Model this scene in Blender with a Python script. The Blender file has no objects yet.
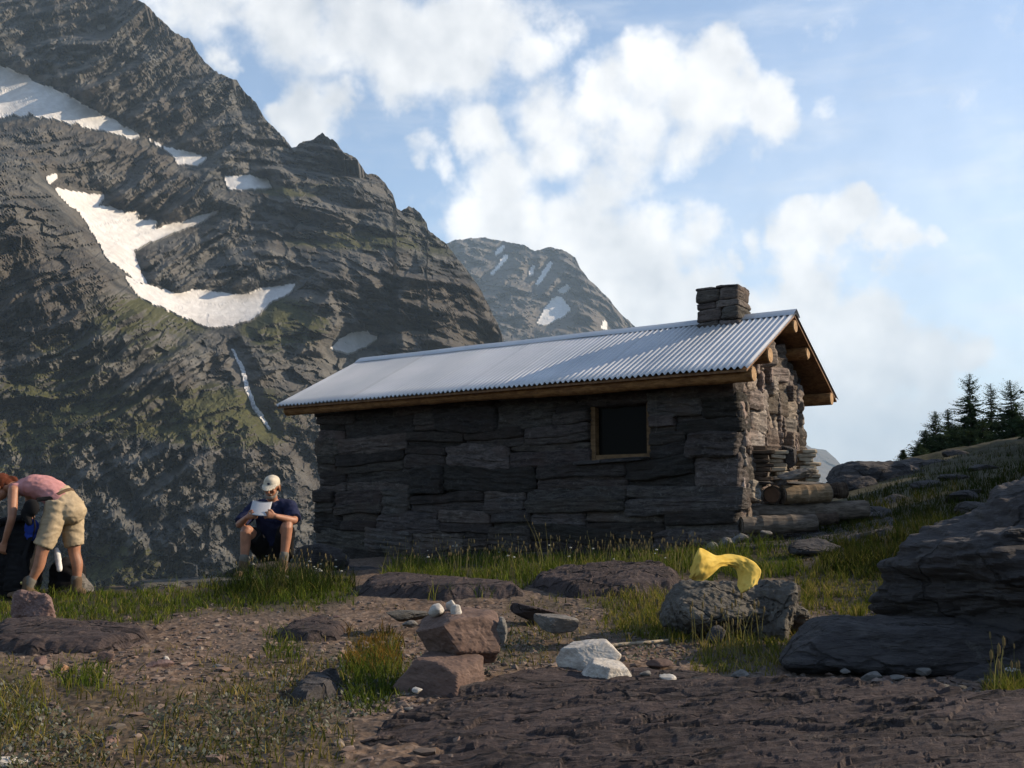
import bpy, math, random
import numpy as np

# ------------------------------------------------------------------ basics
SC = bpy.context.scene
COL = SC.collection
FPX, PITCH, CX, CY = 960.0, 0.1284, 512.0, 384.0
CP, SP = math.cos(PITCH), math.sin(PITCH)
rng = np.random.default_rng(7)
random.seed(7)

def ray(px, py):
    """pixel -> direction with y = 1 (photograph's viewpoint is the world origin)"""
    a = (np.asarray(px, float) - CX) / FPX
    b = (CY - np.asarray(py, float)) / FPX
    y = CP - b * SP
    return a / y, (SP + b * CP) / y

def at(px, py, Y):
    a, c = ray(px, py)
    return np.stack([a * Y, np.ones_like(a) * Y, c * Y], -1)

# ------------------------------------------------------------------ noise
_perm = np.random.default_rng(11).permutation(512).astype(np.int64)
_perm = np.concatenate([_perm, _perm, _perm])
_g = np.random.default_rng(12).normal(size=(512, 3)); _g /= np.linalg.norm(_g, axis=1)[:, None]
def perlin(p):
    p = np.asarray(p, float)
    i = np.floor(p).astype(np.int64); f = p - i
    u = f * f * f * (f * (f * 6 - 15) + 10)
    i &= 511
    out = 0
    for dx in (0, 1):
        wx = u[..., 0] if dx else 1 - u[..., 0]
        hx = _perm[(i[..., 0] + dx) & 511]
        for dy in (0, 1):
            wy = u[..., 1] if dy else 1 - u[..., 1]
            hy = _perm[hx + ((i[..., 1] + dy) & 511)]
            for dz in (0, 1):
                wz = u[..., 2] if dz else 1 - u[..., 2]
                g = _g[_perm[hy + ((i[..., 2] + dz) & 511)] & 511]
                out = out + wx * wy * wz * ((f[..., 0] - dx) * g[..., 0] + (f[..., 1] - dy) * g[..., 1] + (f[..., 2] - dz) * g[..., 2])
    return out * 1.6
def fbm(p, octv=4, lac=2.03, gain=.5):
    p = np.asarray(p, float); s = 0; a = 1.; n = 0
    for k in range(octv):
        s = s + a * perlin(p + 17.3 * k); n += a; a *= gain; p = p * lac
    return s / n
def ridged(p, octv=4, lac=2.07, gain=.5):
    p = np.asarray(p, float); s = 0; a = 1.; n = 0
    for k in range(octv):
        s = s + a * (1 - 2.2 * np.abs(perlin(p + 9.1 * k))); n += a; a *= gain; p = p * lac
    return s / n
def cells(p, seed=0):
    """worley: per-cell random constant plus tilt -> faceted rock; returns offset, cell id hash, edge distance"""
    p = np.asarray(p, float); b = np.floor(p).astype(np.int64)
    d1 = np.full(p.shape[:-1], 9.); d2 = d1.copy(); idx = np.zeros(p.shape[:-1], np.int64); vec = np.zeros(p.shape)
    for dx in (-1, 0, 1):
        for dy in (-1, 0, 1):
            for dz in (-1, 0, 1):
                c = b + (dx, dy, dz)
                h = _perm[_perm[_perm[(c[..., 0] + seed) & 511] + (c[..., 1] & 511)] + (c[..., 2] & 511)] & 511
                q = c + .5 + _g[h] * .45
                r = p - q; d = (r * r).sum(-1)
                m = d < d1
                d2 = np.where(m, d1, np.minimum(d2, d))
                vec = np.where(m[..., None], r, vec); idx = np.where(m, h, idx); d1 = np.where(m, d, d1)
    t = _g[(idx * 7 + 3) & 511]
    return t[..., 0] * .5 + (vec * t).sum(-1), idx, np.sqrt(d2) - np.sqrt(d1)
def sstep(x, a, b):
    t = np.clip((x - a) / (b - a), 0, 1); return t * t * (3 - 2 * t)
def tps_fit(P, v):
    P = np.asarray(P, float); n = len(P)
    d = np.linalg.norm(P[:, None] - P[None], axis=-1)
    K = np.where(d > 0, d * d * np.log(d + 1e-12), 0) + np.eye(n) * 1e-3
    A = np.zeros((n + 3, n + 3)); A[:n, :n] = K; A[:n, n] = 1; A[:n, n + 1:] = P; A[n:, :n] = A[:n, n:].T
    w = np.linalg.solve(A, np.concatenate([v, [0, 0, 0]]))
    def f(Q):
        Q = np.asarray(Q, float); s = w[n] + Q @ w[n + 1:]
        for k in range(n):
            r2 = ((Q - P[k]) ** 2).sum(-1)
            s = s + w[k] * .5 * r2 * np.log(r2 + 1e-12)
        return s
    return f
def poly_sdf(px, py, poly):
    """signed distance to polygon in the same units, > 0 inside"""
    poly = np.asarray(poly, float); d = np.full(np.shape(px), 1e9); ins = np.zeros(np.shape(px), bool)
    n = len(poly)
    for i in range(n):
        (x0, y0), (x1, y1) = poly[i], poly[(i + 1) % n]
        ex, ey = x1 - x0, y1 - y0
        t = np.clip(((px - x0) * ex + (py - y0) * ey) / (ex * ex + ey * ey + 1e-9), 0, 1)
        d = np.minimum(d, np.hypot(px - x0 - t * ex, py - y0 - t * ey))
        c = ((y0 <= py) & (py < y1)) | ((y1 <= py) & (py < y0))
        ins ^= c & (px < x0 + ex * (py - y0) / (ey if abs(ey) > 1e-9 else 1e-9))
    return np.where(ins, d, -d)

# ------------------------------------------------------------------ objects
def tag(o, label=None, cat=None, group=None, kind=None):
    for k, v in (('label', label), ('category', cat), ('group', group), ('kind', kind)):
        if v: o[k] = v
    return o
def mesh_data(name, V, F, mat=None, smooth=False, col=None):
    V = np.asarray(V, np.float32).reshape(-1, 3)
    if not isinstance(F, list): F = [F]
    F = [np.asarray(f, np.int32) for f in F if len(f)]
    me = bpy.data.meshes.new(name)
    me.vertices.add(len(V)); me.vertices.foreach_set('co', V.ravel())
    loops = np.concatenate([f.ravel() for f in F])
    tot = np.concatenate([np.full(len(f), f.shape[1], np.int32) for f in F])
    start = np.concatenate([[0], np.cumsum(tot)[:-1]]).astype(np.int32)
    me.loops.add(len(loops)); me.loops.foreach_set('vertex_index', loops)
    me.polygons.add(len(tot)); me.polygons.foreach_set('loop_start', start); me.polygons.foreach_set('loop_total', tot)
    me.polygons.foreach_set('use_smooth', np.full(len(tot), smooth))
    me.update(calc_edges=True); me.validate()
    if col is not None:
        for nm, arr in (col.items() if isinstance(col, dict) else [('tint', col)]):
            arr = np.asarray(arr, np.float32)
            if arr.ndim == 1:
                at_ = me.attributes.new(nm, 'FLOAT', 'POINT'); at_.data.foreach_set('value', arr)
            else:
                at_ = me.attributes.new(nm, 'FLOAT_COLOR', 'POINT')
                at_.data.foreach_set('color', np.concatenate([arr, np.ones((len(arr), 1), np.float32)], 1).ravel())
    if mat: me.materials.append(mat)
    return me
def mobj(name, V, F, mat=None, parent=None, smooth=False, col=None, origin='base'):
    """V in world coordinates"""
    V = np.asarray(V, float).reshape(-1, 3)
    if parent is None:
        org = np.array([(V[:, 0].min() + V[:, 0].max()) / 2, (V[:, 1].min() + V[:, 1].max()) / 2, V[:, 2].min()]) if origin == 'base' else np.asarray(origin, float)
    else:
        org = world_loc(parent)
    o = bpy.data.objects.new(name, mesh_data(name, V - org, F, mat, smooth, col))
    COL.objects.link(o)
    if parent is None: o.location = org
    else: o.parent = parent
    return o
def world_loc(o):
    p = np.array(o.location)
    while o.parent: o = o.parent; p = p + np.array(o.location)
    return p
def empty(name, loc, label, cat, group=None):
    o = bpy.data.objects.new(name, None); COL.objects.link(o); o.location = loc; o.empty_display_size = .2
    return tag(o, label, cat, group)
class MB:
    def __init__(s): s.V = []; s.F4 = []; s.F3 = []; s.C = []; s.n = 0
    def add(s, V, F, c=None):
        V = np.asarray(V, float).reshape(-1, 3)
        for f in (F if isinstance(F, list) else [F]):
            f = np.asarray(f, np.int64)
            if len(f): (s.F4 if f.shape[1] == 4 else s.F3).append(f + s.n)
        s.V.append(V); s.n += len(V)
        if c is not None: s.C.append(np.broadcast_to(np.asarray(c, float), (len(V), 3)))
        return s
    def get(s):
        F = []
        if s.F4: F.append(np.concatenate(s.F4))
        if s.F3: F.append(np.concatenate(s.F3))
        return np.concatenate(s.V), F
    def build(s, name, mat, parent=None, smooth=False):
        V, F = s.get()
        return mobj(name, V, F, mat, parent, smooth, np.concatenate(s.C) if s.C else None)
def grid_faces(nr, nc, wrap=False):
    i = np.arange(nr - 1)[:, None] * nc; j = np.arange(nc if wrap else nc - 1)[None]
    a = i + j; b = i + (j + 1) % nc
    return np.stack([a, b, b + nc, a + nc], -1).reshape(-1, 4)

# ------------------------------------------------------------------ shader helper
class NT:
    def __init__(s, tree): s.t = tree; s.n = tree.nodes; s.l = tree.links
    def __call__(s, typ, ins=None, **props):
        nd = s.n.new(typ)
        for k, v in props.items(): setattr(nd, k, v)
        for k, v in (ins or {}).items():
            sock = nd.inputs[k]
            if isinstance(v, bpy.types.NodeSocket): s.l.new(v, sock)
            elif isinstance(v, bpy.types.Node): s.l.new(v.outputs[0], sock)
            else:
                if sock.type == 'RGBA' and len(v) == 3: v = (*v, 1)
                sock.default_value = v
        return nd
    def math(s, op, a, b=0., c=0., clamp=False): return s('ShaderNodeMath', {0: a, 1: b, 2: c}, operation=op, use_clamp=clamp).outputs[0]
    def mix(s, f, a, b, bt='MIX'):
        nd = s('ShaderNodeMix', data_type='RGBA', blend_type=bt)
        for k, v in ((0, f), (6, a), (7, b)):
            if isinstance(v, bpy.types.NodeSocket): s.l.new(v, nd.inputs[k])
            else: nd.inputs[k].default_value = v if k == 0 else (*v, 1)
        return nd.outputs[2]
    def noise(s, vec, scale, detail=4, rough=.55, dist=0., out=0):
        return s('ShaderNodeTexNoise', {'Vector': vec, 'Scale': scale, 'Detail': detail, 'Roughness': rough, 'Distortion': dist}).outputs[out]
    def rng(s, v, a, b, c=0., d=1., smooth=True):
        return s('ShaderNodeMapRange', {0: v, 1: a, 2: b, 3: c, 4: d}, interpolation_type='SMOOTHSTEP' if smooth else 'LINEAR').outputs[0]
    def scale(s, vec, sc): return s('ShaderNodeVectorMath', {0: vec, 1: sc}, operation='MULTIPLY').outputs[0]
    def bump(s, h, strength, dist, normal=None):
        d = {'Height': h, 'Strength': strength, 'Distance': dist}
        if normal is not None: d['Normal'] = normal
        return s('ShaderNodeBump', d).outputs[0]
ALB = .66
def dk(c, k=None): return None if c is None else tuple(x * (k or ALB) for x in c)
def material(name, build, rough=.85, spec=.3):
    m = bpy.data.materials.new(name); m.use_nodes = True
    t = NT(m.node_tree); t.n.clear()
    out = t('ShaderNodeOutputMaterial')
    b = t('ShaderNodeBsdfPrincipled', {'Roughness': rough, 'Specular IOR Level': spec})
    t.l.new(b.outputs[0], out.inputs[0])
    co = t('ShaderNodeTexCoord').outputs['Object']
    r = build(t, co, b) or {}
    for k, v in r.items():
        if isinstance(v, bpy.types.NodeSocket): t.l.new(v, b.inputs[k])
        else: b.inputs[k].default_value = (*v, 1) if isinstance(v, tuple) and len(v) == 3 and b.inputs[k].type == 'RGBA' else v
    return m
def plain(name, c, rough=.8, var=.25, scale=20., bump=.15, bdist=.004, metallic=0., spec=.3):
    c = dk(c, .8)
    def f(t, co, b):
        n = t.noise(co, scale, 5, .6)
        lo = tuple(x * (1 - var) for x in c); hi = tuple(min(1, x * (1 + var)) for x in c)
        return {'Base Color': t.mix(t.rng(n, .3, .7), lo, hi), 'Normal': t.bump(t.noise(co, scale * 3, 4, .6), bump, bdist), 'Metallic': metallic}
    return material(name, f, rough, spec)
def rock_mat(name, dark, light, stain=None, scale=1., strat=(1, 1, 5), bump=.6, bdist=.02, lichen=None, use_tint=False, tilt=0.0, crack=0.):
    dark, light, stain, lichen = dk(dark), dk(light), dk(stain), dk(lichen)
    def f(t, co, b):
        v = co
        if tilt: v = t('ShaderNodeVectorRotate', {'Vector': co, 'Angle': tilt}, rotation_type='Y_AXIS').outputs[0]
        sv = t.scale(v, tuple(scale * s for s in strat))
        n1 = t.noise(sv, 2.2, 7, .62, .4)
        n2 = t.noise(co, 9 * scale, 6, .65)
        n3 = t.noise(sv, 9, 6, .7, .3)
        f1 = t.math('ADD', t.math('MULTIPLY', n1, .55), t.math('MULTIPLY', n3, .45))
        c = t.mix(t.rng(f1, .36, .64), dark, light)
        if stain: c = t.mix(t.math('MULTIPLY', t.rng(t.noise(co, 1.3 * scale, 4, .6), .48, .68), .75), c, stain)
        if lichen: c = t.mix(t.math('MULTIPLY', t.rng(t.noise(co, 5 * scale, 6, .75), .56, .68), .6), c, lichen)
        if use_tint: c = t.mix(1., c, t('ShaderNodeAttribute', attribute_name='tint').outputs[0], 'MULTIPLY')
        h = t.math('ADD', t.math('MULTIPLY', n3, .7), t.math('MULTIPLY', n2, .5))
        if crack:
            wv = t('ShaderNodeVectorMath', {0: t.noise(co, 3., 4, .6, out=1), 1: (.5, .5, .5), 2: t.scale(co, (crack, crack * 2.2, crack * 1.6))}, operation='MULTIPLY_ADD').outputs[0]
            vo = t('ShaderNodeTexVoronoi', {'Vector': wv, 'Scale': 1.}, feature='DISTANCE_TO_EDGE').outputs['Distance']
            ck = t.math('MULTIPLY', t.rng(vo, .035, .0), t.rng(n1, .35, .55))
            c = t.mix(t.math('MULTIPLY', ck, .8), c, (.008, .007, .007)); h = t.math('SUBTRACT', h, t.math('MULTIPLY', ck, 1.2))
            vc = t('ShaderNodeSeparateColor', {0: t('ShaderNodeTexVoronoi', {'Vector': wv, 'Scale': 1.}).outputs['Color']}).outputs[0]
            c = t.mix(.45, c, t.mix(vc, dark, light))
        return {'Base Color': c, 'Normal': t.bump(h, bump, bdist)}
    return material(name, f, .9, .2)

# ------------------------------------------------------------------ camera, sun, sky, air
cam = bpy.data.cameras.new('camera'); co_ = bpy.data.objects.new('camera', cam); COL.objects.link(co_)
cam.sensor_width = 36; cam.lens = 36 * FPX / 1024; cam.clip_start = .05; cam.clip_end = 60000
co_.rotation_euler = (math.pi / 2 + PITCH, 0, 0); SC.camera = co_
SUN_EL, SUN_SX, SUN_SY = math.radians(26), .985, .12
_n = math.hypot(SUN_SX, SUN_SY); SUN_SX /= _n; SUN_SY /= _n
SUN = np.array([SUN_SX * math.cos(SUN_EL), SUN_SY * math.cos(SUN_EL), math.sin(SUN_EL)])
from mathutils import Vector
sl = bpy.data.lights.new('sun', 'SUN'); so = bpy.data.objects.new('sun', sl); COL.objects.link(so)
sl.energy = 5.0; sl.angle = math.radians(.53); sl.color = (1, .81, .58); so.location = (20, 2, 10)
so.rotation_euler = Vector(SUN).to_track_quat('Z', 'Y').to_euler()

W = bpy.data.worlds.new('World'); SC.world = W; W.use_nodes = True
def build_world():
    t = NT(W.node_tree); t.n.clear()
    out = t('ShaderNodeOutputWorld'); bg = t('ShaderNodeBackground', {'Strength': 1.}); t.l.new(bg.outputs[0], out.inputs[0])
    sky = t('ShaderNodeTexSky', sky_type='NISHITA', sun_disc=False, sun_elevation=SUN_EL, sun_rotation=math.atan2(SUN_SX, SUN_SY), altitude=2100, air_density=1.2, dust_density=1.4, ozone_density=1.)
    skc = t('ShaderNodeVectorMath', {0: sky.outputs[0], 'Scale': SKY_STRENGTH}, operation='SCALE').outputs[0]
    d = t('ShaderNodeTexCoord').outputs['Generated']
    warp = t.noise(d, 9., 5, .6, out=1)
    wv = t('ShaderNodeVectorMath', {0: warp, 1: (.5, .5, .5)}, operation='SUBTRACT').outputs[0]
    dw = t('ShaderNodeVectorMath', {0: wv, 1: (.09, .09, .09), 2: d}, operation='MULTIPLY_ADD').outputs[0]
    # cloud masses: (direction, radius, density), each a lump of the bank over the ridge
    field = None
    for px, py, r, w in CLOUDS:
        a, c = ray(px, py); v = np.array([a, 1., c]); k = np.linalg.norm(v); v /= k
        dist = t('ShaderNodeVectorMath', {0: dw, 1: tuple(v)}, operation='DISTANCE').outputs['Value']
        f = t.rng(dist, r / FPX * 1.25 / k * 1.05, r / FPX * .1, 0., w)
        field = f if field is None else t('ShaderNodeMath', {0: field, 1: f, 2: .25}, operation='SMOOTH_MAX').outputs[0]
    n = t.noise(d, 16., 8, .6, .15)
    n2 = t.noise(d, 60., 6, .65)
    # light and dark billows: the same noise read a little towards the sun
    off = t('ShaderNodeVectorMath', {0: d, 1: tuple(SUN * .018)}, operation='ADD').outputs[0]
    nl = t.noise(d, 10., 5, .5, .1); ns = t.noise(off, 10., 5, .5, .1)
    dens = t.math('ADD', field, t.math('MULTIPLY', t.math('SUBTRACT', n, .5), .95))
    dens = t.math('ADD', dens, t.math('MULTIPLY', t.math('SUBTRACT', n2, .5), .34))
    mask = t.rng(dens, .15, .74)
    # thin veil of cirrus towards the sun
    a, c = ray(930, 400); v = np.array([a, 1., c]); v /= np.linalg.norm(v)
    rt = t('ShaderNodeVectorMath', {0: d, 1: tuple(v)}, operation='DISTANCE').outputs['Value']
    veil = t.math('ADD', t.math('MULTIPLY', t.rng(t.noise(t.scale(d, (3, 3, 14)), 2.4, 6, .6), .45, .8), .3), t.math('MULTIPLY', t.rng(rt, .5, .05), .38)); veil = t.math('ADD', veil, .05)
    mask = t.math('MAXIMUM', mask, t.math('MULTIPLY', veil, 1.0))
    lit = t.math('ADD', .72, t.math('MULTIPLY', t.math('SUBTRACT', nl, ns), 2.6))
    a, c = ray(330, 20); v = np.array([a, 1., c]); v /= np.linalg.norm(v)
    far_ = t('ShaderNodeVectorMath', {0: d, 1: tuple(v)}, operation='DISTANCE').outputs['Value']
    lit = t.math('SUBTRACT', lit, t.rng(far_, .22, .06, 0., .38))
    lit = t.math('SUBTRACT', lit, t.rng(dens, .9, 1.7, 0., .14), clamp=True)
    cc = t.mix(lit, (.35, .37, .40), (.65, .643, .635))
    sp = t('ShaderNodeSeparateXYZ', {0: d})
    fin = t.mix(mask, skc, cc)
    t.l.new(fin, bg.inputs[0])
SKY_STRENGTH = .118
CLOUDS = [(200, 5, 70, .75), (290, 20, 80, .85), (370, 30, 85, .9), (440, 40, 80, .9), (490, 15, 70, .8), (400, 85, 50, .75), (330, 70, 50, .6), (540, 45, 48, .7),
          (221, 70, 22, .7), (305, 118, 46, .85), (345, 105, 28, .7), (272, 118, 24, .7), (420, 154, 24, .62), (442, 166, 24, .6), (478, 135, 42, .8), (505, 175, 50, .85),
          (560, 150, 55, .8), (600, 105, 55, .85), (655, 75, 62, .95), (710, 95, 66, .95), (765, 112, 46, .9), (725, 55, 44, .8), (640, 135, 55, .8),
          (470, 215, 50, .8), (520, 225, 60, .9), (580, 240, 70, 1.), (640, 255, 66, 1.), (560, 285, 80, 1.), (640, 310, 75, 1.), (700, 300, 58, .9), (745, 320, 60, .9),
          (805, 232, 40, .85), (850, 222, 45, .9), (890, 245, 42, .85), (925, 252, 24, .7), (855, 195, 24, .7), (815, 280, 55, .9), (790, 330, 80, 1.), (860, 340, 75, .95),
          (920, 365, 62, .9), (965, 358, 34, .75), (840, 410, 100, 1.), (920, 440, 90, .95), (1000, 460, 80, .8), (760, 250, 26, .6), (735, 265, 20, .6),
          (832, 104, 22, .36), (960, 100, 44, .30), (936, 198, 18, .38), (610, 190, 60, .75), (540, 110, 50, .7), (690, 150, 50, .7), (700, 240, 50, .7), (470, 70, 50, .7), (700, 440, 120, 1.), (600, 380, 100, 1.),
          (1250, 120, 90, .7), (1400, 300, 140, .8), (-250, 150, 160, .8), (-500, 250, 180, .7)]
build_world()

SC.view_settings.view_transform = 'Standard'; SC.view_settings.look = 'None'; SC.view_settings.gamma = 1; SC.view_settings.exposure = .95
SC.render.engine = 'CYCLES'
cy = SC.cycles
cy.use_denoising = True; cy.max_bounces = 6; cy.diffuse_bounces = 3; cy.glossy_bounces = 2; cy.transmission_bounces = 4; cy.volume_bounces = 0; cy.transparent_max_bounces = 8
cy.use_adaptive_sampling = True; cy.adaptive_threshold = .01; cy.caustics_reflective = False; cy.caustics_refractive = False

def build_haze():
    X, Y0, Y1, z0, z1 = 14000, -6000, 16000, -140, 1300
    V = np.array([(x, y, z) for z in (z0, z1) for y in (Y0, Y1) for x in (-X, X)], float)
    F = np.array([(0, 2, 3, 1), (4, 5, 7, 6), (0, 1, 5, 4), (2, 6, 7, 3), (0, 4, 6, 2), (1, 3, 7, 5)])
    m = bpy.data.materials.new('mountain_air'); m.use_nodes = True; t = NT(m.node_tree); t.n.clear()
    out = t('ShaderNodeOutputMaterial')
    pv = t('ShaderNodeVolumePrincipled', {'Color': (.56, .77, 1.), 'Density': HAZE, 'Anisotropy': .0})
    t.l.new(pv.outputs[0], out.inputs['Volume'])
    o = mobj('haze', V, F, m, origin=(0, 0, 0)); tag(o, kind='stuff', label='thin blue summer haze between the hut and the peaks', cat='haze')
HAZE = 9.5e-5
build_haze()
# ------------------------------------------------------------------ ground
GP = np.array([  # pixel x, pixel y, distance of the ground seen there
 (-300,768,3.3),(0,768,3.3),(256,768,3.25),(512,768,3.2),(768,768,3.15),(1024,768,3.1),(1300,768,3.0),
 (-300,690,4.7),(0,690,4.7),(256,690,4.6),(512,690,4.5),(768,690,4.5),(1024,695,4.3),(1300,690,4.1),
 (-300,645,6.4),(0,645,6.4),(300,642,6.4),(600,640,6.3),(800,640,6.1),(1024,640,5.6),(1300,630,5.2),
 (-300,606,8.6),(0,603,8.7),(170,600,8.8),(330,597,8.8),(550,592,8.6),(700,592,8.3),(850,602,7.7),(1024,590,7.0),(1300,570,6.5),
 (-300,584,10.2),(0,582,10.2),(150,581,10.2),(280,578,10.0),(380,575,10.4),(520,571,10.2),(640,566,10.1),(735,549,11.0),(850,540,10.4),(950,540,9.),
 (320,558,15.0),(450,556,14.0),(-300,572,13),(100,572,13),
 (870,520,13.),(830,528,13.),(800,535,14.),(905,487,19.),(860,492,20),(950,462,32.),(1024,448,38.),(1024,500,14.),(1150,430,36),(1300,430,30),(1100,520,10.),(800,507,24),(600,530,22),(450,540,22)])
_P = at(GP[:, 0], GP[:, 1], GP[:, 2])
_AZ, _LR = np.linspace(-.8, .8, 161), np.linspace(math.log(2.4), math.log(60), 161)
_az0, _lr0 = np.arctan2(_P[:, 0], _P[:, 1]), np.log(np.hypot(_P[:, 0], _P[:, 1]))
_fz = tps_fit(np.stack([_az0 * 3, _lr0 * 1.2], -1), _P[:, 2])
_A, _L = np.meshgrid(_AZ, _LR, indexing='ij')
_TAB = _fz(np.stack([np.clip(_A, -.7, .72) * 3, np.clip(_L, math.log(2.9), math.log(42)) * 1.2], -1))
def table(az, lr):
    u = np.clip((az - _AZ[0]) / (_AZ[1] - _AZ[0]), 0, 159.999); v = np.clip((lr - _LR[0]) / (_LR[1] - _LR[0]), 0, 159.999)
    i = u.astype(int); j = v.astype(int); fu = u - i; fv = v - j
    return (_TAB[i, j] * (1 - fu) * (1 - fv) + _TAB[i + 1, j] * fu * (1 - fv) + _TAB[i, j + 1] * (1 - fu) * fv + _TAB[i + 1, j + 1] * fu * fv)
def zs(x, y):
    az = np.arctan2(x, y); r = np.hypot(x, y) + 1e-6
    z = table(az, np.log(r))
    r0 = np.interp(az, [-3.15, -1.6, -.8, -.27, -.20, -.12, .24, .31, .36, .45, 1.2, 3.15], [26, 20, 13.4, 13.2, 17., 19, 19, 22, 34, 52, 40, 26])
    z = z + 3.1 * np.exp(-.5 * (((x - 10.4) / 1.25) ** 2 + ((y - 12.9) / 2.1) ** 2)) + 4.2 * np.exp(-.5 * (((x - 16.8) / 1.5) ** 2 + ((y - 18.5) / 3.2) ** 2))  # two knolls added out of view, shaped to shade the right slope
    d = r - r0
    z = z - .62 * np.where(d > 30, d, np.log1p(np.exp(np.clip(d, -30, 30))))
    fl = -78 + 6 * np.sin(x * .004 + 1) * np.cos(y * .003)
    k = 3.
    return np.where(z > fl + 20, z, fl + k * np.log1p(np.exp(np.clip((z - fl) / k, -30, 30))))
def zd(x, y):
    p = np.stack([x, y, np.zeros_like(x)], -1); r = np.hypot(x, y)
    near = 1 - sstep(r, 14, 30)
    z = .045 * fbm(p / 1.3, 3) + near * (.022 * fbm(p / .3 + 5, 3) + .012 * ridged(p / .09 + 9, 2))
    z = z + sstep(r, 14, 40) * (.5 * ridged(p / 6, 4))
    return z + sstep(r, 80, 400) * 12 * fbm(p / 150, 4)
def zt(x, y):
    x = np.asarray(x, float); y = np.asarray(y, float)
    return zs(x, y) + zd(x, y)
def ground_at(px, py, fine=False):
    """where the photograph's ray through a pixel meets the ground"""
    px = np.atleast_1d(np.asarray(px, float)); py = np.atleast_1d(np.asarray(py, float))
    a, c = ray(px, py)
    Y = np.full(px.shape, np.nan); prev = np.full(px.shape, 2.2)
    for yy in np.geomspace(2.4, 60, 150):
        h = c * yy - zs(a * yy, np.full_like(a, yy))
        hit = np.isnan(Y) & (h < 0); Y[hit] = yy
    Y = np.where(np.isnan(Y), 60, Y); lo = Y / 1.0225; hi = Y.copy()
    for _ in range(12):
        m = (lo + hi) / 2; h = c * m - zs(a * m, m); lo = np.where(h > 0, m, lo); hi = np.where(h > 0, hi, m)
    x, y = a * hi, hi
    return np.stack([x, y, zt(x, y)], -1)
_gx, _gy = np.arange(-420, 1441, 5.), np.arange(430, 1010, 2.)
_GY = None
_ground_slow = ground_at
def ground_at(px, py):
    global _GY
    px = np.atleast_1d(np.asarray(px, float)); py = np.atleast_1d(np.asarray(py, float))
    if len(px) < 60: return _ground_slow(px, py)
    if _GY is None:
        A, B = np.meshgrid(_gx, _gy, indexing='ij'); _GY = np.log(_ground_slow(A.ravel(), B.ravel())[:, 1].reshape(A.shape))
    u = np.clip((px - _gx[0]) / 5., 0, len(_gx) - 1.001); v = np.clip((py - _gy[0]) / 2., 0, len(_gy) - 1.001)
    i = u.astype(int); j = v.astype(int); fu = u - i; fv = v - j
    Y = np.exp(_GY[i, j] * (1 - fu) * (1 - fv) + _GY[i + 1, j] * fu * (1 - fv) + _GY[i, j + 1] * (1 - fu) * fv + _GY[i + 1, j + 1] * fu * fv)
    x = ray(px, py)[0] * Y
    return np.stack([x, Y, zt(x, Y)], -1)
def to_px(P):
    P = np.asarray(P, float); d = P[..., 1] * CP + P[..., 2] * SP
    d = np.where(d < .05, .05, d)
    return CX + FPX * P[..., 0] / d, CY - FPX * (-P[..., 1] * SP + P[..., 2] * CP) / d

# where grass grows (pixels of the photograph -> ground); each: outline, blades, height, colour set
GRASS = [
 ([(-330,598),(-60,592),(70,586),(150,596),(250,584),(345,580),(350,598),(300,606),(200,606),(150,618),(60,626),(-60,616),(-330,620)], 13500, .085, 'g'),
 ([(385,583),(400,566),(470,562),(560,556),(640,556),(700,550),(760,548),(800,556),(790,572),(690,574),(560,574),(480,590),(430,592)], 9000, .13, 'g'),
 ([(800,578),(860,566),(900,580),(915,604),(870,610),(805,608)], 3600, .11, 'y'),
 ([(605,612),(650,598),(690,596),(690,640),(650,640),(610,630)], 2600, .075, 'y'),
 ([(700,648),(790,618),(800,650),(770,668),(700,676)], 1700, .09, 'y'),
 ([(345,660),(395,655),(405,690),(370,706),(350,700)], 1200, .09, 'g'),
 ([(350,640),(390,638),(398,660),(355,664)], 900, .10, 'o'),
 ([(-330,700),(-40,690),(60,680),(150,690),(260,680),(340,690),(350,740),(345,768),(300,790),(-330,790)], 2300, .055, 'm'),
 ([(-330,660),(-40,660),(30,668),(50,740),(-40,760),(-330,770)], 2600, .075, 'y'),
 ([(200,668),(330,650),(345,690),(240,700)], 450, .055, 'm'),
 ([(60,680),(100,674),(108,688),(70,692)], 260, .08, 'g'), ([(268,640),(300,636),(300,656),(272,656)], 260, .08, 'g'),
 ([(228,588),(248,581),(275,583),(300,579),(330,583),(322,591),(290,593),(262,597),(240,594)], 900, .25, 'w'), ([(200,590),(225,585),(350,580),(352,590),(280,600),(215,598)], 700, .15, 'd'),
 ([(990,690),(1040,680),(1040,720),(1000,716)], 700, .10, 'y'),
 ([(810,545),(850,508),(890,488),(930,470),(1000,452),(1040,436),(1040,560),(930,560),(900,575),(830,572)], 15000, .15, 'd'),
 ([(760,540),(860,520),(860,545),(800,560)], 1100, .10, 'd'),
 ([(510,608),(560,600),(600,640),(540,640)], 240, .07, 'm'), ([(480,640),(540,632),(560,660),(500,668)], 240, .06, 'm'),
 ([(580,596),(620,590),(625,602),(585,604)], 220, .07, 'y'),
]
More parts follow.
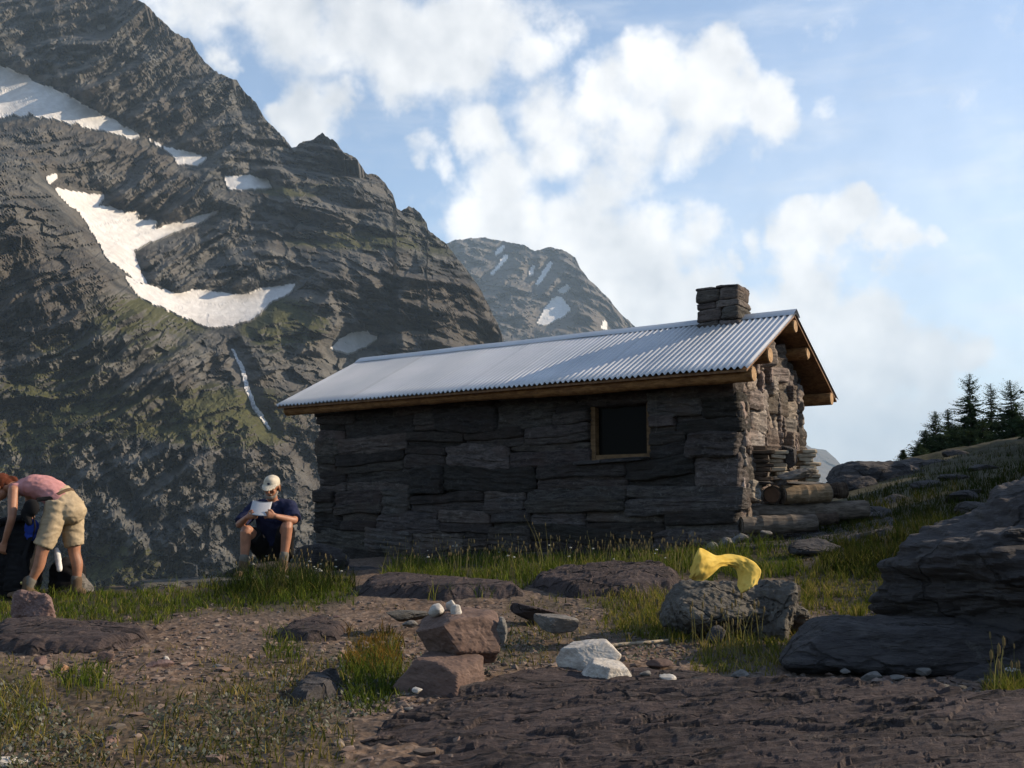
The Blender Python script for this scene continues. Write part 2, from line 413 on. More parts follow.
def build_terrain():
    az = np.concatenate([np.linspace(-math.pi, -.66, 60)[:-1], np.linspace(-.66, .66, 760), np.linspace(.66, math.pi, 60)[1:]])
    r = np.concatenate([np.geomspace(.25, 2.3, 12)[:-1], np.geomspace(2.3, 16, 500), np.geomspace(16, 70, 130)[1:], np.geomspace(70, 13500, 60)[1:]])
    A, R = np.meshgrid(az, r)
    x, y = R * np.sin(A), R * np.cos(A)
    V = np.stack([x, y, zt(x, y)], -1)
    px, py = to_px(V)
    green = np.zeros(x.shape)
    inn = (np.abs(A) < .66) & (R > 2.3) & (R < 70)
    for poly, n, h, k in GRASS:
        s = poly_sdf(px[inn], py[inn], poly)
        green[inn] = np.maximum(green[inn], sstep(s, -14, 6) * (.42 if k == 'm' else .62 if k == 'y' else 1.))
    green = np.where(R > 16, np.maximum(green, .6), green)
    slope = sstep(A, .24, .32) * sstep(R, 9, 12) * (A < 1.2); green = np.maximum(green, slope * 1.)
    F = grid_faces(len(r), len(az))
    def mat(t, co, b):
        g = t('ShaderNodeAttribute', attribute_name='green').outputs['Fac']
        n0 = t.noise(co, .9, 5, .6); n1 = t.noise(co, 7, 6, .65); n2 = t.noise(co, 45, 4, .7)
        vo = t('ShaderNodeTexVoronoi', {'Vector': co, 'Scale': 38., 'Randomness': 1.})
        vc = t('ShaderNodeSeparateColor', {0: vo.outputs['Color']}).outputs[0]
        dirt = t.mix(t.rng(n1, .32, .68), (0.045, 0.030, 0.022), (0.135, 0.092, 0.066))
        dirt = t.mix(t.math('MULTIPLY', t.rng(n0, .45, .62), .6), dirt, (0.0759, 0.0594, 0.0488))
        dirt = t.mix(t.math('MULTIPLY', t.rng(vc, .55, .95), .55), dirt, (0.1716, 0.1320, 0.1089))
        dirt = t.mix(t.math('MULTIPLY', t.rng(n2, .5, .7), .5), dirt, (0.0297, 0.0211, 0.0172))
        soil = t.mix(t.rng(n1, .35, .65), (0.016, 0.0165, 0.0075), (0.044, 0.041, 0.019))
        gm = t.math('MULTIPLY', g, t.rng(n1, .2, .55, .45, 1.))
        c = t.mix(gm, dirt, soil)
        h = t.math('ADD', t.math('MULTIPLY', n2, .5), t.math('MULTIPLY', vo.outputs['Distance'], .6))
        return {'Base Color': c, 'Normal': t.bump(h, .55, .012)}
    o = mobj('ground', V.reshape(-1, 3), F[:, ::-1], material('gravel_ground', mat, .95, .15), smooth=True, col={'green': green.ravel()}, origin=(0, 0, 0))
    tag(o, kind='structure', label='reddish gravel and alpine turf around the stone hut', cat='ground')
build_terrain()

# ------------------------------------------------------------------ mountains: relief seen from the hut, built in metres
def snow_mat():
    def f(t, co, b):
        n = t.noise(t.scale(co, (1, 1, .25)), .16, 6, .6); n2 = t.noise(co, .02, 4, .6)
        c = t.mix(t.rng(n, .35, .7), (.46, .452, .445), (.56, .552, .545))
        c = t.mix(t.math('MULTIPLY', t.rng(n2, .45, .7), .35), c, (.37, .34, .32))
        return {'Base Color': c, 'Normal': t.bump(n, .5, 1.2)}
    return material('old_snow', f, .7, .2)
SNOW = snow_mat()
def mountain_mat(name, dark, light, warm, green, sc=1.):
    dark, light, warm, green = dk(dark, .72), dk(light, .72), dk(warm, .72), dk(green, .8)
    def f(t, co, b):
        dip = t('ShaderNodeVectorRotate', {'Vector': co, 'Angle': -.30}, rotation_type='Y_AXIS').outputs[0]
        st = t.noise(t.scale(dip, (.010 * sc, .010 * sc, .13 * sc)), 1., 7, .62, .3)
        n1 = t.noise(co, .045 * sc, 8, .68, .2); n2 = t.noise(co, .35 * sc, 5, .7); n3 = t.noise(co, .008 * sc, 4, .6)
        c = t.mix(t.rng(t.math('ADD', t.math('MULTIPLY', st, .68), t.math('MULTIPLY', n1, .32)), .38, .60), dark, light)
        c = t.mix(t.math('MULTIPLY', t.rng(n3, .44, .62), .65), c, warm)
        n4 = t.noise(co, 1.1 * sc, 4, .75)
        c = t.mix(t.math('MULTIPLY', t.rng(n2, .5, .72), .5), c, tuple(x * 1.5 for x in light))
        c = t.mix(t.math('MULTIPLY', t.rng(n4, .52, .68), .32), c, tuple(x * .6 for x in dark))
        nz = t('ShaderNodeSeparateXYZ', {0: t('ShaderNodeNewGeometry').outputs['Normal']}).outputs[2]
        mead = t('ShaderNodeAttribute', attribute_name='meadow').outputs['Fac']
        k = t.math('ADD', t.math('MULTIPLY', mead, .55), t.math('MULTIPLY', n1, .5))
        gm = t.math('MULTIPLY', t.rng(t.math('ADD', k, t.math('MULTIPLY', nz, .5)), .72, .95), .9)
        gcol = t.mix(t.rng(n2, .35, .65), green, tuple(x * 2.1 for x in green))
        c = t.mix(gm, c, gcol)
        h = t.math('ADD', t.math('MULTIPLY', n1, 1.4), n2)
        return {'Base Color': c, 'Normal': t.bump(h, .45, 2.0 / sc)}
    return material(name, f, .95, .1)

def relief(name, sil, x0, x1, step, rows, bottom, dctl, amp, strata, mat, snows=(), meadows=(), jag=3., back=(14, 40., -34.), seed=0., label='', dref=None):
    sil = np.asarray(sil, float)
    us = np.arange(x0, x1, step)
    S = np.interp(us, sil[:, 0], sil[:, 1])
    q = np.stack([us / 13. + seed, np.zeros_like(us), np.zeros_like(us)], -1)
    J = jag * (fbm(q, 4, 2.2, .6) + .5 * np.abs(perlin(q * 2.7)))
    t = np.linspace(0, 1, rows)[:, None]
    PX = np.broadcast_to(us, (rows, len(us))).copy()
    PY = S + (bottom - S) * t + J * (1 - t) ** 9
    dctl = np.asarray(dctl, float)
    f = tps_fit(dctl[:, :2] / 200., np.log(dctl[:, 2]))
    D = np.exp(f(np.stack([PX, PY], -1) / 200.))
    P0 = np.stack([ray(PX, PY)[0] * D, D, ray(PX, PY)[1] * D], -1)
    mask = np.full(PX.shape, -1e9)
    nz = 5 * fbm(np.stack([PX / 9, PY / 9, np.full_like(PX, seed)], -1), 4)
    sm = []
    for poly in snows:
        s = poly_sdf(PX, PY, poly['o']); s = s + nz * min(1., poly.get('n', 1.)); sm.append(s); mask = np.maximum(mask, s)
    calm = 1 - .93 * sstep(mask, -15, 2)
    mead = np.zeros(PX.shape)
    for cx, cy, rx, ry, w in meadows:
        mead = np.maximum(mead, w * (1 - sstep(np.hypot((PX - cx) / rx, (PY - cy) / ry), .45, 1.)))
    calm = calm * (1 - .30 * mead)
    kk = (dref / D)[..., None] ** .8 if dref else np.ones(D.shape + (1,)); P1 = P0 * kk
    off = (strata(P1, PX, PY, seed) + amp(P1, PX, PY, seed)) / kk[..., 0]
    D = D + off * calm
    V = np.stack([ray(PX, PY)[0] * D, D, ray(PX, PY)[1] * D], -1)
    nb, dy, dz = back
    top = V[0]
    B = [top + np.array([0, dy * k, dz * k]) + np.stack([0 * us, 0 * us, dy * .25 * fbm(np.stack([us / 25., 0 * us + k * .5, 0 * us + seed], -1), 3)], -1) for k in range(nb, 0, -1)]
    Vall = np.concatenate([np.array(B), V], 0)
    F = grid_faces(nb + rows, len(us))
    md = np.concatenate([np.zeros((nb, len(us))), mead], 0)
    o = mobj(name, Vall.reshape(-1, 3), F[:, ::-1], mat, col={'meadow': md.ravel()}, origin='base')
    tag(o, kind='structure', label=label, cat='mountain')
    n = len(us)
    for s, poly in zip(sm, snows):
        inside = s > 0
        fc = (inside[:-1, :-1].astype(int) + inside[1:, :-1] + inside[:-1, 1:] + inside[1:, 1:]) >= 2
        ii, jj = np.nonzero(fc)
        if not len(ii): continue
        a = ii * n + jj; quads = np.stack([a, a + n, a + n + 1, a + 1], -1)
        used = np.unique(quads); remap = np.full(V.shape[0] * n, -1); remap[used] = np.arange(len(used))
        v = V.reshape(-1, 3)[used]; th = poly.get('t', 1.6)
        front = v + np.array([0, -th * .7, th * .7]); backv = v + np.array([0, th, -th])
        q4 = remap[quads]
        e = np.concatenate([q4[:, [0, 1]], q4[:, [1, 2]], q4[:, [2, 3]], q4[:, [3, 0]]])
        key = set(map(tuple, e)); be = np.array([x for x in key if (x[1], x[0]) not in key])
        m = len(used)
        side = np.stack([be[:, 1], be[:, 0], be[:, 0] + m, be[:, 1] + m], -1)
        so_ = mobj(poly.get('name', 'snow_patch'), np.concatenate([front, backv]), [np.concatenate([q4, q4[:, ::-1] + m, side])], poly.get('mat', SNOW), smooth=False)
        tag(so_, poly['l'], poly.get('c', 'snow patch'), poly.get('g', 'snow patches on the mountains'))
    return f

def strat_coord(P, PX):
    k = sstep(PX, 90, 330)
    return P[..., 2] - (1 - k) * .50 * (P[..., 0] + 250) + k * .17 * P[..., 0] + 14 * fbm(P / 95. + 2, 3)
def strata_main(P, PX, PY, seed):
    s = strat_coord(P, PX)
    def saw(s, lam):
        f = s / lam; fr = f - np.floor(f)
        return (sstep(fr, .74, 1.) - fr) * lam
    m1 = sstep(fbm(P / 110. + 7, 3), -.2, .3); m2 = sstep(fbm(P / 55. + 2, 3), -.2, .25); m3 = sstep(fbm(P / 38. + 5, 3), -.2, .25)
    return .5 * saw(s + 22 * fbm(P / 85. + 1, 3), 74.) + 1.0 * m1 * saw(s + 7 * fbm(P / 50., 2), 30.) + .9 * m2 * saw(s + 7 + 3.5 * fbm(P / 22., 2), 12.5) + .6 * m3 * saw(s + 2 * fbm(P / 12. + 4, 2), 5.2)
def amp_main(P, PX, PY, seed):
    s = strat_coord(P, PX); ver = P * np.array([1, .6, .28])
    lean = ver + np.stack([.45 * P[..., 2], 0 * PX, 0 * PX], -1)
    bed = np.stack([P[..., 0] + .4 * P[..., 2], P[..., 1], s], -1)
    o = 34 * fbm(P / 150. + 3, 3) - 20 * ridged(lean / 62. + seed, 3) - 9 * ridged(lean / 24. + 5, 3)
    o = o + 15. * cells(bed / np.array([46., 46, 17]) + 1.7, 4)[0] + 9. * cells(bed / np.array([18., 18, 7.5]))[0] + 2.6 * cells(bed / np.array([9., 9, 3.4]) + 3.3, 9)[0]
    low = sstep(PY, 385, 450) * (1 - sstep(PX, 320, 380)); q = P * np.array([1, 1, .8])
    o = o * (1 - .35 * low) + low * (14. * cells(q / 17. + 8, 12)[0] + 8. * cells(q / 7.5 + 2, 15)[0] + 2.2 * cells(q / 3.2 + 5, 21)[0])
    o = o - 1.1 * ridged(bed / np.array([8., 8, 2.6]), 2) + .5 * perlin(P / 2.4)
    for poly, a, w in STEPS: o = o - a * sstep(poly_sdf(PX, PY + 5 * fbm(np.stack([PX / 14, 0 * PX, PY / 14], -1), 3), poly), -w, w)
    for line, a, w in RIBS:
        d = np.full(PX.shape, 1e9)
        for (x0, y0), (x1, y1) in zip(line[:-1], line[1:]):
            ex, ey = x1 - x0, y1 - y0; t = np.clip(((PX - x0) * ex + (PY - y0) * ey) / (ex * ex + ey * ey), 0, 1); d = np.minimum(d, np.hypot(PX - x0 - t * ex, PY - y0 - t * ey))
        o = o - a * np.exp(-(d / w) ** 2)
    return o
# spurs and buttresses standing in front of the main face, and ribs and gullies on them
STEPS = [([(-330,395),(0,382),(60,398),(125,392),(200,402),(258,424),(300,460),(326,520),(345,705),(-330,705)], 32., 6.),
 ([(-330,100),(0,138),(30,158),(52,190),(72,225),(95,262),(120,297),(165,328),(212,352),(195,395),(-330,410)], 28., 4.),
 ([(300,352),(312,312),(330,290),(339,318),(337,346),(322,356)], 22., 3.),
 ([(395,300),(430,250),(455,252),(480,290),(505,345),(520,420),(430,420),(400,350)], 24., 5.)]
RIBS = [([(55,425),(85,475),(120,520),(162,580)], 10., 9.), ([(92,440),(128,500),(180,572)], -16., 10.), ([(210,360),(200,395)], -10., 8.), ([(232,345),(250,390),(272,430)], -16., 9.),
 ([(300,470),(290,520),(300,570)], 12., 10.), ([(230,440),(225,500),(240,560)], -10., 9.), ([(30,300),(80,330),(150,350)], 10., 9.)]
SIL1 = [(-420,-230),(-260,-190),(-120,-140),(0,-90),(60,-55),(100,-30),(140,0),(150,8),(163,22),(176,33),(190,40),(198,52),(205,62),(222,75),(237,80),(243,90),(256,103),(266,120),(275,128),(285,138),(292,147),(300,143),(313,139),(322,133),(333,139),(343,150),(355,158),(366,172),(378,175),(386,183),(393,194),(397,207),(400,211),(408,207),(414,208),(420,212),(427,222),(428,230),(436,236),(446,243),(455,255),(467,270),(478,285),(488,303),(497,322),(503,338),(508,355),(516,384),(535,440),(560,520),(600,620)]
D1 = [(0,700,420),(150,700,430),(300,700,450),(450,700,520),(600,700,600),(-420,700,420),(-420,400,520),(-420,150,700),(-420,-150,1000),
 (0,580,445),(80,580,450),(150,582,462),(300,570,510),(330,470,600),(420,520,640),(0,470,490),(100,440,520),(200,440,540),(280,440,570),
 (0,380,535),(100,370,560),(200,370,590),(300,370,640),(360,400,680),(0,290,570),(60,290,590),(110,290,615),(0,180,610),(40,200,640),
 (75,205,740),(140,220,800),(140,260,730),(200,305,700),(280,295,740),(200,345,630),(300,340,670),(350,340,740),(330,300,720),
 (250,185,900),(200,225,830),(300,250,840),(400,250,850),(450,320,800),(490,320,850),(440,420,740),(540,460,800),(500,350,870),
 (60,150,830),(0,130,850),(30,95,930),(100,120,925),(190,155,930),(100,60,1000),(0,40,1000),(200,80,1060),(140,10,1100),(0,-80,1180),(300,150,1000),(260,110,1040),(322,140,985),(390,195,960),(430,235,930),(100,-25,1160)]
SN1 = [
 dict(o=[(0,66),(20,75),(40,85),(70,97),(100,115),(142,135),(136,140),(100,131),(60,121),(25,116),(0,117),(-70,112),(-90,70),(-40,58)], l='largest snowfield, high at the left edge below the summit cliffs'),
 dict(o=[(148,140),(165,148),(190,154),(209,158),(197,166),(178,165),(172,155)], n=.4, l='small snow tongue just right of the big upper snowfield'),
 dict(o=[(225,178),(250,177),(268,181),(271,188),(245,191),(228,190)], n=.4, l='small flat snow patch alone on the ledge below the notch in the ridge'),
 dict(o=[(55,190),(75,194),(106,197),(97,208),(112,208),(125,215),(140,213),(137,222),(158,222),(155,229),(185,222),(220,211),(200,224),(170,235),(133,252),(140,270),(147,286),(137,284),(122,268),(108,260),(98,242),(88,225),(78,210),(66,203)], n=.5, l='forked snowfield filling the gully between the left buttress and back wall'),
 dict(o=[(125,278),(140,285),(155,289),(175,295),(200,291),(215,294),(240,297),(262,290),(297,285),(290,294),(270,304),(255,319),(235,326),(213,329),(195,323),(180,316),(160,307),(140,298)], n=.5, l='curved snowfield lying in the bowl above the waterfall'),
 dict(o=[(331,349),(340,340),(350,333),(365,332),(379,338),(366,348),(348,355)], n=.3, l='small oval snow patch beside the pale cliff just above the roof'),
 dict(o=[(97,27),(104,25),(106,29),(99,31)], n=.1, l='tiny snow fleck high in the summit cliffs'),
 dict(o=[(46,179),(56,175),(58,178),(50,184)], n=.1, l='tiny snow fleck above the head of the forked gully'),
 dict(o=[(232,350),(233.5,350),(239,361),(243,366),(247,379),(248.5,388),(253,398),(256,408),(263,415),(267,424),(272,430),(269,431),(264,424),(259,417),(253.5,410),(250,400),(245.5,390),(244,380),(240,368),(237,362)], n=.16, t=1.2, name='waterfall', c='waterfall', g='', l='thin white waterfall dropping down the dark cliff beside the roof'),
]
def wf_mat():
    def f(t, co, b):
        n = t.noise(t.scale(co, (1, 1, .12)), .8, 5, .7)
        return {'Base Color': t.mix(t.rng(n, .38, .62), (.22, .225, .24), (.56, .565, .57))}
    return material('falling_water', f, .5, .4)
SN1[-1]['mat'] = wf_mat()
M1 = [(180,412,150,36,1.),(40,430,70,40,.9),(110,345,120,30,.35),(90,570,110,30,1.),(60,400,90,50,.8),(150,315,90,30,.6),(285,325,60,34,.7),(110,560,70,26,1.),(230,430,90,25,.8),(20,480,60,30,.5),(400,165,60,14,.4),(370,240,120,14,.5),(300,190,60,10,.5),(440,235,90,30,.3)]
MAT1 = mountain_mat('grey_argillite_cliffs', (.022, .026, .031), (.132, .129, .122), (.080, .068, .058), (.036, .037, .013))
relief('mountain', SIL1, -330, 604, 1.3, 470, 700, D1, amp_main, strata_main, MAT1, SN1, M1, jag=4., dref=900., label='steep banded rock mountain with snowfields behind the hut')

SIL2 = [(300,330),(380,290),(430,250),(455,240),(478,237),(500,240),(520,244),(535,250),(552,247),(565,250),(575,257),(580,268),(590,280),(600,290),(610,300),(620,313),(636,327),(660,350),(700,388),(735,430),(760,480),(790,540)]
D2 = [(300,560,1900),(500,560,1800),(700,560,1900),(790,560,2200),(500,240,3200),(430,260,3200),(300,350,3000),(575,262,3000),(560,310,2700),(600,330,2600),(640,340,2900),(500,330,2600),(720,430,2800),(460,300,2900),(790,520,2900)]
def amp_far(P, PX, PY, seed):
    ver = P * np.array([1, .6, .35]); ver = ver + np.stack([P[..., 2] * .7, 0 * PX, 0 * PX], -1)
    return 60 * fbm(P / 420., 3) - 80 * ridged(ver / 150., 3) + 42 * cells(ver / 60.)[0] - 30 * ridged(ver / 44., 3) + 16 * cells(P / 22.)[0] + 6 * perlin(P / 12.)
def strata_far(P, PX, PY, seed):
    s = P[..., 2] + .5 * P[..., 0] + 30 * fbm(P / 200., 3); f = s / 46.; fr = f - np.floor(f)
    return .8 * (sstep(fr, .7, 1) - fr) * 46
SN2 = [dict(o=[(537,325),(545,309),(553,299),(562,298),(571,311),(560,319),(546,326)], n=.25, t=4, l='bright triangular snow patch on the far blue peak'),
 dict(o=[(558,292),(567,285),(570,288),(563,295)], n=.15, t=4, l='small snow scrap just above the triangular patch on the far peak'),
 dict(o=[(535,286),(543,272),(550,262),(553,263),(546,276),(539,285)], n=.15, t=4, l='thin slanting snow streak on the middle of the far peak'),
 dict(o=[(489,276),(498,266),(505,255),(509,257),(500,268),(493,275)], n=.15, t=4, l='slanting snow streak on the left shoulder of the far peak'),
 dict(o=[(494,256),(499,249),(504,245),(505,248),(499,255)], n=.15, t=4, l='short snow streak close under the crest of the far peak'),
 dict(o=[(528,278),(531,269),(534,266),(533,275)], n=.1, t=4, l='narrow snow scrap beside the thin streak on the far peak'),
 dict(o=[(601,331),(604,322),(607,320),(607,331)], n=.1, t=4, l='small snow scrap at the far right foot of the far peak')]
MAT2 = mountain_mat('far_grey_cliffs', (.05, .05, .053), (.14, .13, .125), (.13, .11, .095), (.05, .055, .03), .3)
relief('mountain', SIL2, 300, 790, 1.6, 230, 560, D2, amp_far, strata_far, MAT2, SN2, [], jag=3., back=(12, 90., -70.), seed=4.2, label='hazy grey peak rising beyond the shoulder of the near mountain')
SIL3 = [(620,500),(680,462),(740,441),(775,438),(800,441),(812,448),(826,450),(836,459),(846,470),(862,482),(900,494),(980,504)]
D3 = [(620,520,3600),(800,520,3500),(980,520,3600),(780,440,4700),(846,470,4500),(980,500,4500),(620,495,4500),(800,480,4000)]
def amp_dist(P, PX, PY, seed): return 160 * fbm(P / 900., 3) - 120 * ridged(P * np.array([1, .6, .4]) / 300., 4)
relief('mountain', SIL3, 622, 980, 2., 60, 520, D3, amp_dist, lambda P, a, b, s: 0 * a, MAT2, [], [], jag=1.5, back=(8, 300., -60.), seed=2.2, label='distant blue mountain showing low beyond the woodpile')
# ------------------------------------------------------------------ small shape builders
import bmesh
_ico = {}
def ico(n):
    if n not in _ico:
        bm = bmesh.new(); bmesh.ops.create_icosphere(bm, subdivisions=n, radius=1)
        _ico[n] = (np.array([v.co[:] for v in bm.verts]), np.array([[v.index for v in f.verts] for f in bm.faces])); bm.free()
    return _ico[n]
def frame_rings(P, R, seg=12, side=None, caps=True, squash=None):
    """closed tube through points P; R: radius or (side radius, other radius) per point"""
    P = np.asarray(P, float); n = len(P)
    R = np.array([r if np.ndim(r) else (r, r) for r in R], float)
    T = np.gradient(P, axis=0); T /= np.linalg.norm(T, axis=1)[:, None] + 1e-12
    V = []
    s = np.array(side if side is not None else ((0, 0, 1) if abs(T[0][2]) < .8 else (1, 0, 0)), float)
    a = np.arange(seg) * 2 * math.pi / seg
    rings = []
    for i in range(n):
        x = s - T[i] * (s @ T[i]); x /= np.linalg.norm(x) + 1e-12; y = np.cross(T[i], x)
        if side is None: s = x
        rings.append((P[i], x, y, T[i], R[i]))
    if caps == 'round':
        p, x, y, t, r = rings[0]; k = min(r)
        pre = [(p - t * k * math.sin(q), x, y, t, r * math.cos(q)) for q in (1.35, 1.0, .5)]
        p, x, y, t, r = rings[-1]; k = min(r)
        post = [(p + t * k * math.sin(q), x, y, t, r * math.cos(q)) for q in (.5, 1.0, 1.35)]
        rings = pre + rings + post
    for p, x, y, t, r in rings:
        V.append(p + np.cos(a)[:, None] * x * r[0] + np.sin(a)[:, None] * y * r[1])
    m = len(rings); F4 = grid_faces(m, seg, wrap=True)
    V = np.concatenate(V); c0 = len(V)
    V = np.concatenate([V, [rings[0][0], rings[-1][0]]])
    j = np.arange(seg)
    F3 = np.concatenate([np.stack([(j + 1) % seg, j, np.full(seg, c0)], -1), np.stack([(m - 1) * seg + j, (m - 1) * seg + (j + 1) % seg, np.full(seg, c0 + 1)], -1)])
    return V, [F4, F3]
def box_vf(c, h, ax=None, bevel=0):
    V = np.array([(x, y, z) for z in (-1, 1) for y in (-1, 1) for x in (-1, 1)], float) * np.asarray(h, float)
    if ax is not None: V = V @ np.asarray(ax, float)
    return V + np.asarray(c, float), np.array([(0, 2, 3, 1), (4, 5, 7, 6), (0, 1, 5, 4), (2, 6, 7, 3), (0, 4, 6, 2), (1, 3, 7, 5)])
_cs = {}
def cube_grid(n):
    if n not in _cs:
        g = np.linspace(-1, 1, n + 1); V = []; F = []; k = 0
        for ax in range(3):
            for s in (-1, 1):
                a, b = np.meshgrid(g, g, indexing='ij'); p = np.zeros((n + 1, n + 1, 3))
                p[..., ax] = s; p[..., (ax + 1) % 3] = a; p[..., (ax + 2) % 3] = b
                V.append(p.reshape(-1, 3)); f = grid_faces(n + 1, n + 1)
                F.append((f if s < 0 else f[:, ::-1])[:, ::1] + k); k += (n + 1) ** 2
        V = np.concatenate(V); F = np.concatenate(F)
        key = np.round(V * 1e4).astype(int); _, idx, inv = np.unique(key, axis=0, return_index=True, return_inverse=True)
        _cs[n] = (V[idx], inv.ravel()[F][:, ::-1])
    return _cs[n]
def stone_block(c, h, ax, seed, n=9, k=9., rough=.03, lam=(3, 3, 9)):
    """rounded, layered block of stone"""
    V, F = cube_grid(n)
    q = V / ((np.abs(V) ** k).sum(-1) ** (1 / k))[:, None]
    h = np.asarray(h, float)
    P = q * h
    nrm = q ** 5 + .15 * q; nrm /= np.linalg.norm(nrm, axis=1)[:, None]
    w = P * np.asarray(lam) + seed * 3.71
    d = rough * (1.0 * fbm(P * 3.1 + seed, 3) + .9 * ridged(w, 3) + .35 * fbm(P * 22 + seed, 2))
    P = P + nrm * d[:, None]
    sk = _g[(seed * 13) % 512] * .06
    P[:, 0] += P[:, 2] * sk[0] * 2; P[:, 2] += P[:, 0] * sk[1]
    return P @ np.asarray(ax) + np.asarray(c), F
def rock_shape(w, d, h, seed, n=5, planes=16, sharp=14., rough=.05, strata=.0, nstr=7., flat_top=None, tilt=0., faces=None):
    V, F = ico(n); r0 = np.random.default_rng(seed)
    N = r0.normal(size=(planes, 3)); N /= np.linalg.norm(N, axis=1)[:, None]
    H = r0.uniform(.62, 1.0, planes)
    if flat_top: N = np.concatenate([N, [[.1 * r0.normal(), .1 * r0.normal(), 1.]]]); H = np.append(H, flat_top)
    if faces is not None:
        fa = np.array(faces, float); N = fa[:, :3] / np.linalg.norm(fa[:, :3], axis=1)[:, None]; H = fa[:, 3]
    c = np.clip(V @ N.T, 1e-3, None) / H
    r = 1 / (c ** sharp).sum(-1) ** (1 / sharp)
    P = V * np.minimum(r, 1.25)[:, None]
    P = P / np.abs(P).max(0)
    dim = np.array([w, d, h]) / 2
    s = min(dim)
    P = P * dim
    dd = rough * (1.2 * fbm(P / (s * .9) + seed, 4) + .8 * ridged(P / (s * .5) + seed * 2, 4) * .5 + .4 * fbm(P / (s * .13) + seed, 2)) * s * 2
    if strata:
        zz = P[:, 2] + tilt * P[:, 0]
        lay = fbm(np.stack([P[:, 0] * 1.2 / s * .5, P[:, 1] * 1.2 / s * .5, zz * nstr / s * .5], -1) + seed, 4)
        dd = dd + strata * lay * s * 2
    P = P + V * dd[:, None]
    return P, F
def make_rock(name, c, dim, seed, mat, label, cat='rock', rotz=0., group=None, **kw):
    """c: centre of the base on the ground"""
    P, F = rock_shape(*dim, seed, **kw)
    P[:, 2] -= P[:, 2].min()
    ca, sa = math.cos(rotz), math.sin(rotz)
    P = P @ np.array([[ca, sa, 0], [-sa, ca, 0], [0, 0, 1]])
    o = mobj(name, P + np.asarray(c), F, mat, smooth=False)
    return tag(o, label, cat, group)
def rock_px(name, x0, x1, yt, yb, mat, label, dr=.8, sink=.04, seed=1, Y=None, cat='rock', group=None, **kw):
    mx = (x0 + x1) / 2
    if Y is None: Y = ground_at(mx, yb)[0][1]
    w = (x1 - x0) / FPX * Y; d = w * dr
    yc = Y + d * .4; xc = ray(mx, 500)[0] * yc; zb = float(zt(xc, yc)) - sink
    ztp = ray(mx, yt)[1] * (yc)
    h = max(ztp - zb, .02)
    return make_rock(name, (xc, yc, zb), (w, d, h), seed, mat, label, cat, group=group, **kw)

R_DARK = rock_mat('dark_layered_rock', (.026, .025, .028), (.115, .107, .108), (.07, .055, .052), 1.4, (1, 1, 7), 1., .03, lichen=(.19, .18, .165), crack=1.2)
R_PURPLE = rock_mat('purple_argillite', (.028, .0225, .0235), (.120, .091, .088), (.070, .055, .054), 1.2, (1, 7, 3), 1., .025, lichen=(.20, .175, .16), crack=1.6)
R_RED = rock_mat('red_argillite', (.105, .071, .060), (.20, .137, .115), (.15, .095, .078), 3., (1, 1, 3), .5, .006)
R_PINK = rock_mat('pinkish_stone', (.12, .075, .07), (.26, .18, .165), None, 4., (1, 1, 3), .8, .01)
R_WHITE = rock_mat('pale_limestone', (.38, .35, .32), (.66, .63, .58), (.46, .40, .34), 4., (1, 1, 2), .5, .006)
R_GREY = rock_mat('grey_stone', (.10, .095, .09), (.26, .245, .23), (.16, .14, .12), 4., (1, 1, 3), .7, .008)
R_LICH = rock_mat('lichened_grey_stone', (.055, .052, .048), (.19, .178, .16), (.10, .088, .072), 3.4, (1, 1, 2), 1., .014, lichen=(.30, .29, .245), crack=3.)
R_WALL = rock_mat('hut_stone', (.024, .022, .022), (.100, .090, .085), (.066, .052, .047), 2.2, (1.3, 1.3, 5.5), .9, .02, lichen=(.16, .155, .15), use_tint=True)
M_MORTAR = plain('dark_mortar', (.045, .042, .040), .95, .3, 8., .5, .02)

# ------------------------------------------------------------------ the stone hut
HX, HY, HYAW, HL, HW = 2.594, 11.2, .5811, 6.62, 2.577
OH, OH2, OV, EZ, RZ = .397, .408, .597, 1.545, 2.487
SLOPE = (RZ - EZ) / (HW / 2 + OV)
UD = np.array([-math.cos(HYAW), math.sin(HYAW), 0]); VD = np.array([math.sin(HYAW), math.cos(HYAW), 0]); ZD = np.array([0, 0, 1.])
HO = np.array([HX, HY, 0.])
def H(u, v, w): return HO + np.multiply.outer(np.asarray(u, float), UD) + np.multiply.outer(np.asarray(v, float), VD) + np.multiply.outer(np.asarray(w, float), ZD)
def zroof(v): return np.where(np.asarray(v) < HW / 2, EZ + (np.asarray(v) + OV) * SLOPE, EZ + (HW + OV - np.asarray(v)) * SLOPE)
def wood(name, lo, hi, sc=(1, 1, 1), rough=.75):
    lo, hi = dk(lo), dk(hi)
    def f(t, co, b):
        n = t.noise(t.scale(co, sc), 3., 7, .65, .6); n2 = t.noise(t.scale(co, sc), 14., 5, .7)
        c = t.mix(t.rng(n, .34, .66), lo, hi)
        return {'Base Color': c, 'Normal': t.bump(t.math('ADD', n, t.math('MULTIPLY', n2, .5)), .5, .008)}
    return material(name, f, rough, .25)
W_LOG = wood('varnished_log', (.17, .075, .025), (.36, .19, .075), (3, 3, 9))
W_END = wood('sawn_log_end', (.30, .17, .075), (.52, .34, .18), (6, 6, 6))
W_BOARD = wood('brown_boards', (.13, .062, .028), (.26, .14, .066), (5, 5, 5))
W_FRAME = wood('window_wood', (.12, .07, .032), (.22, .135, .066), (2, 2, 8))
W_GREY = wood('weathered_wood', (.075, .06, .048), (.20, .165, .135), (2, 9, 9), .9)
W_DARK = wood('dark_bark', (.035, .024, .018), (.10, .07, .05), (3, 8, 8), .95)
W_PALE = wood('split_pale_wood', (.30, .24, .17), (.55, .47, .36), (2, 8, 10), .9)
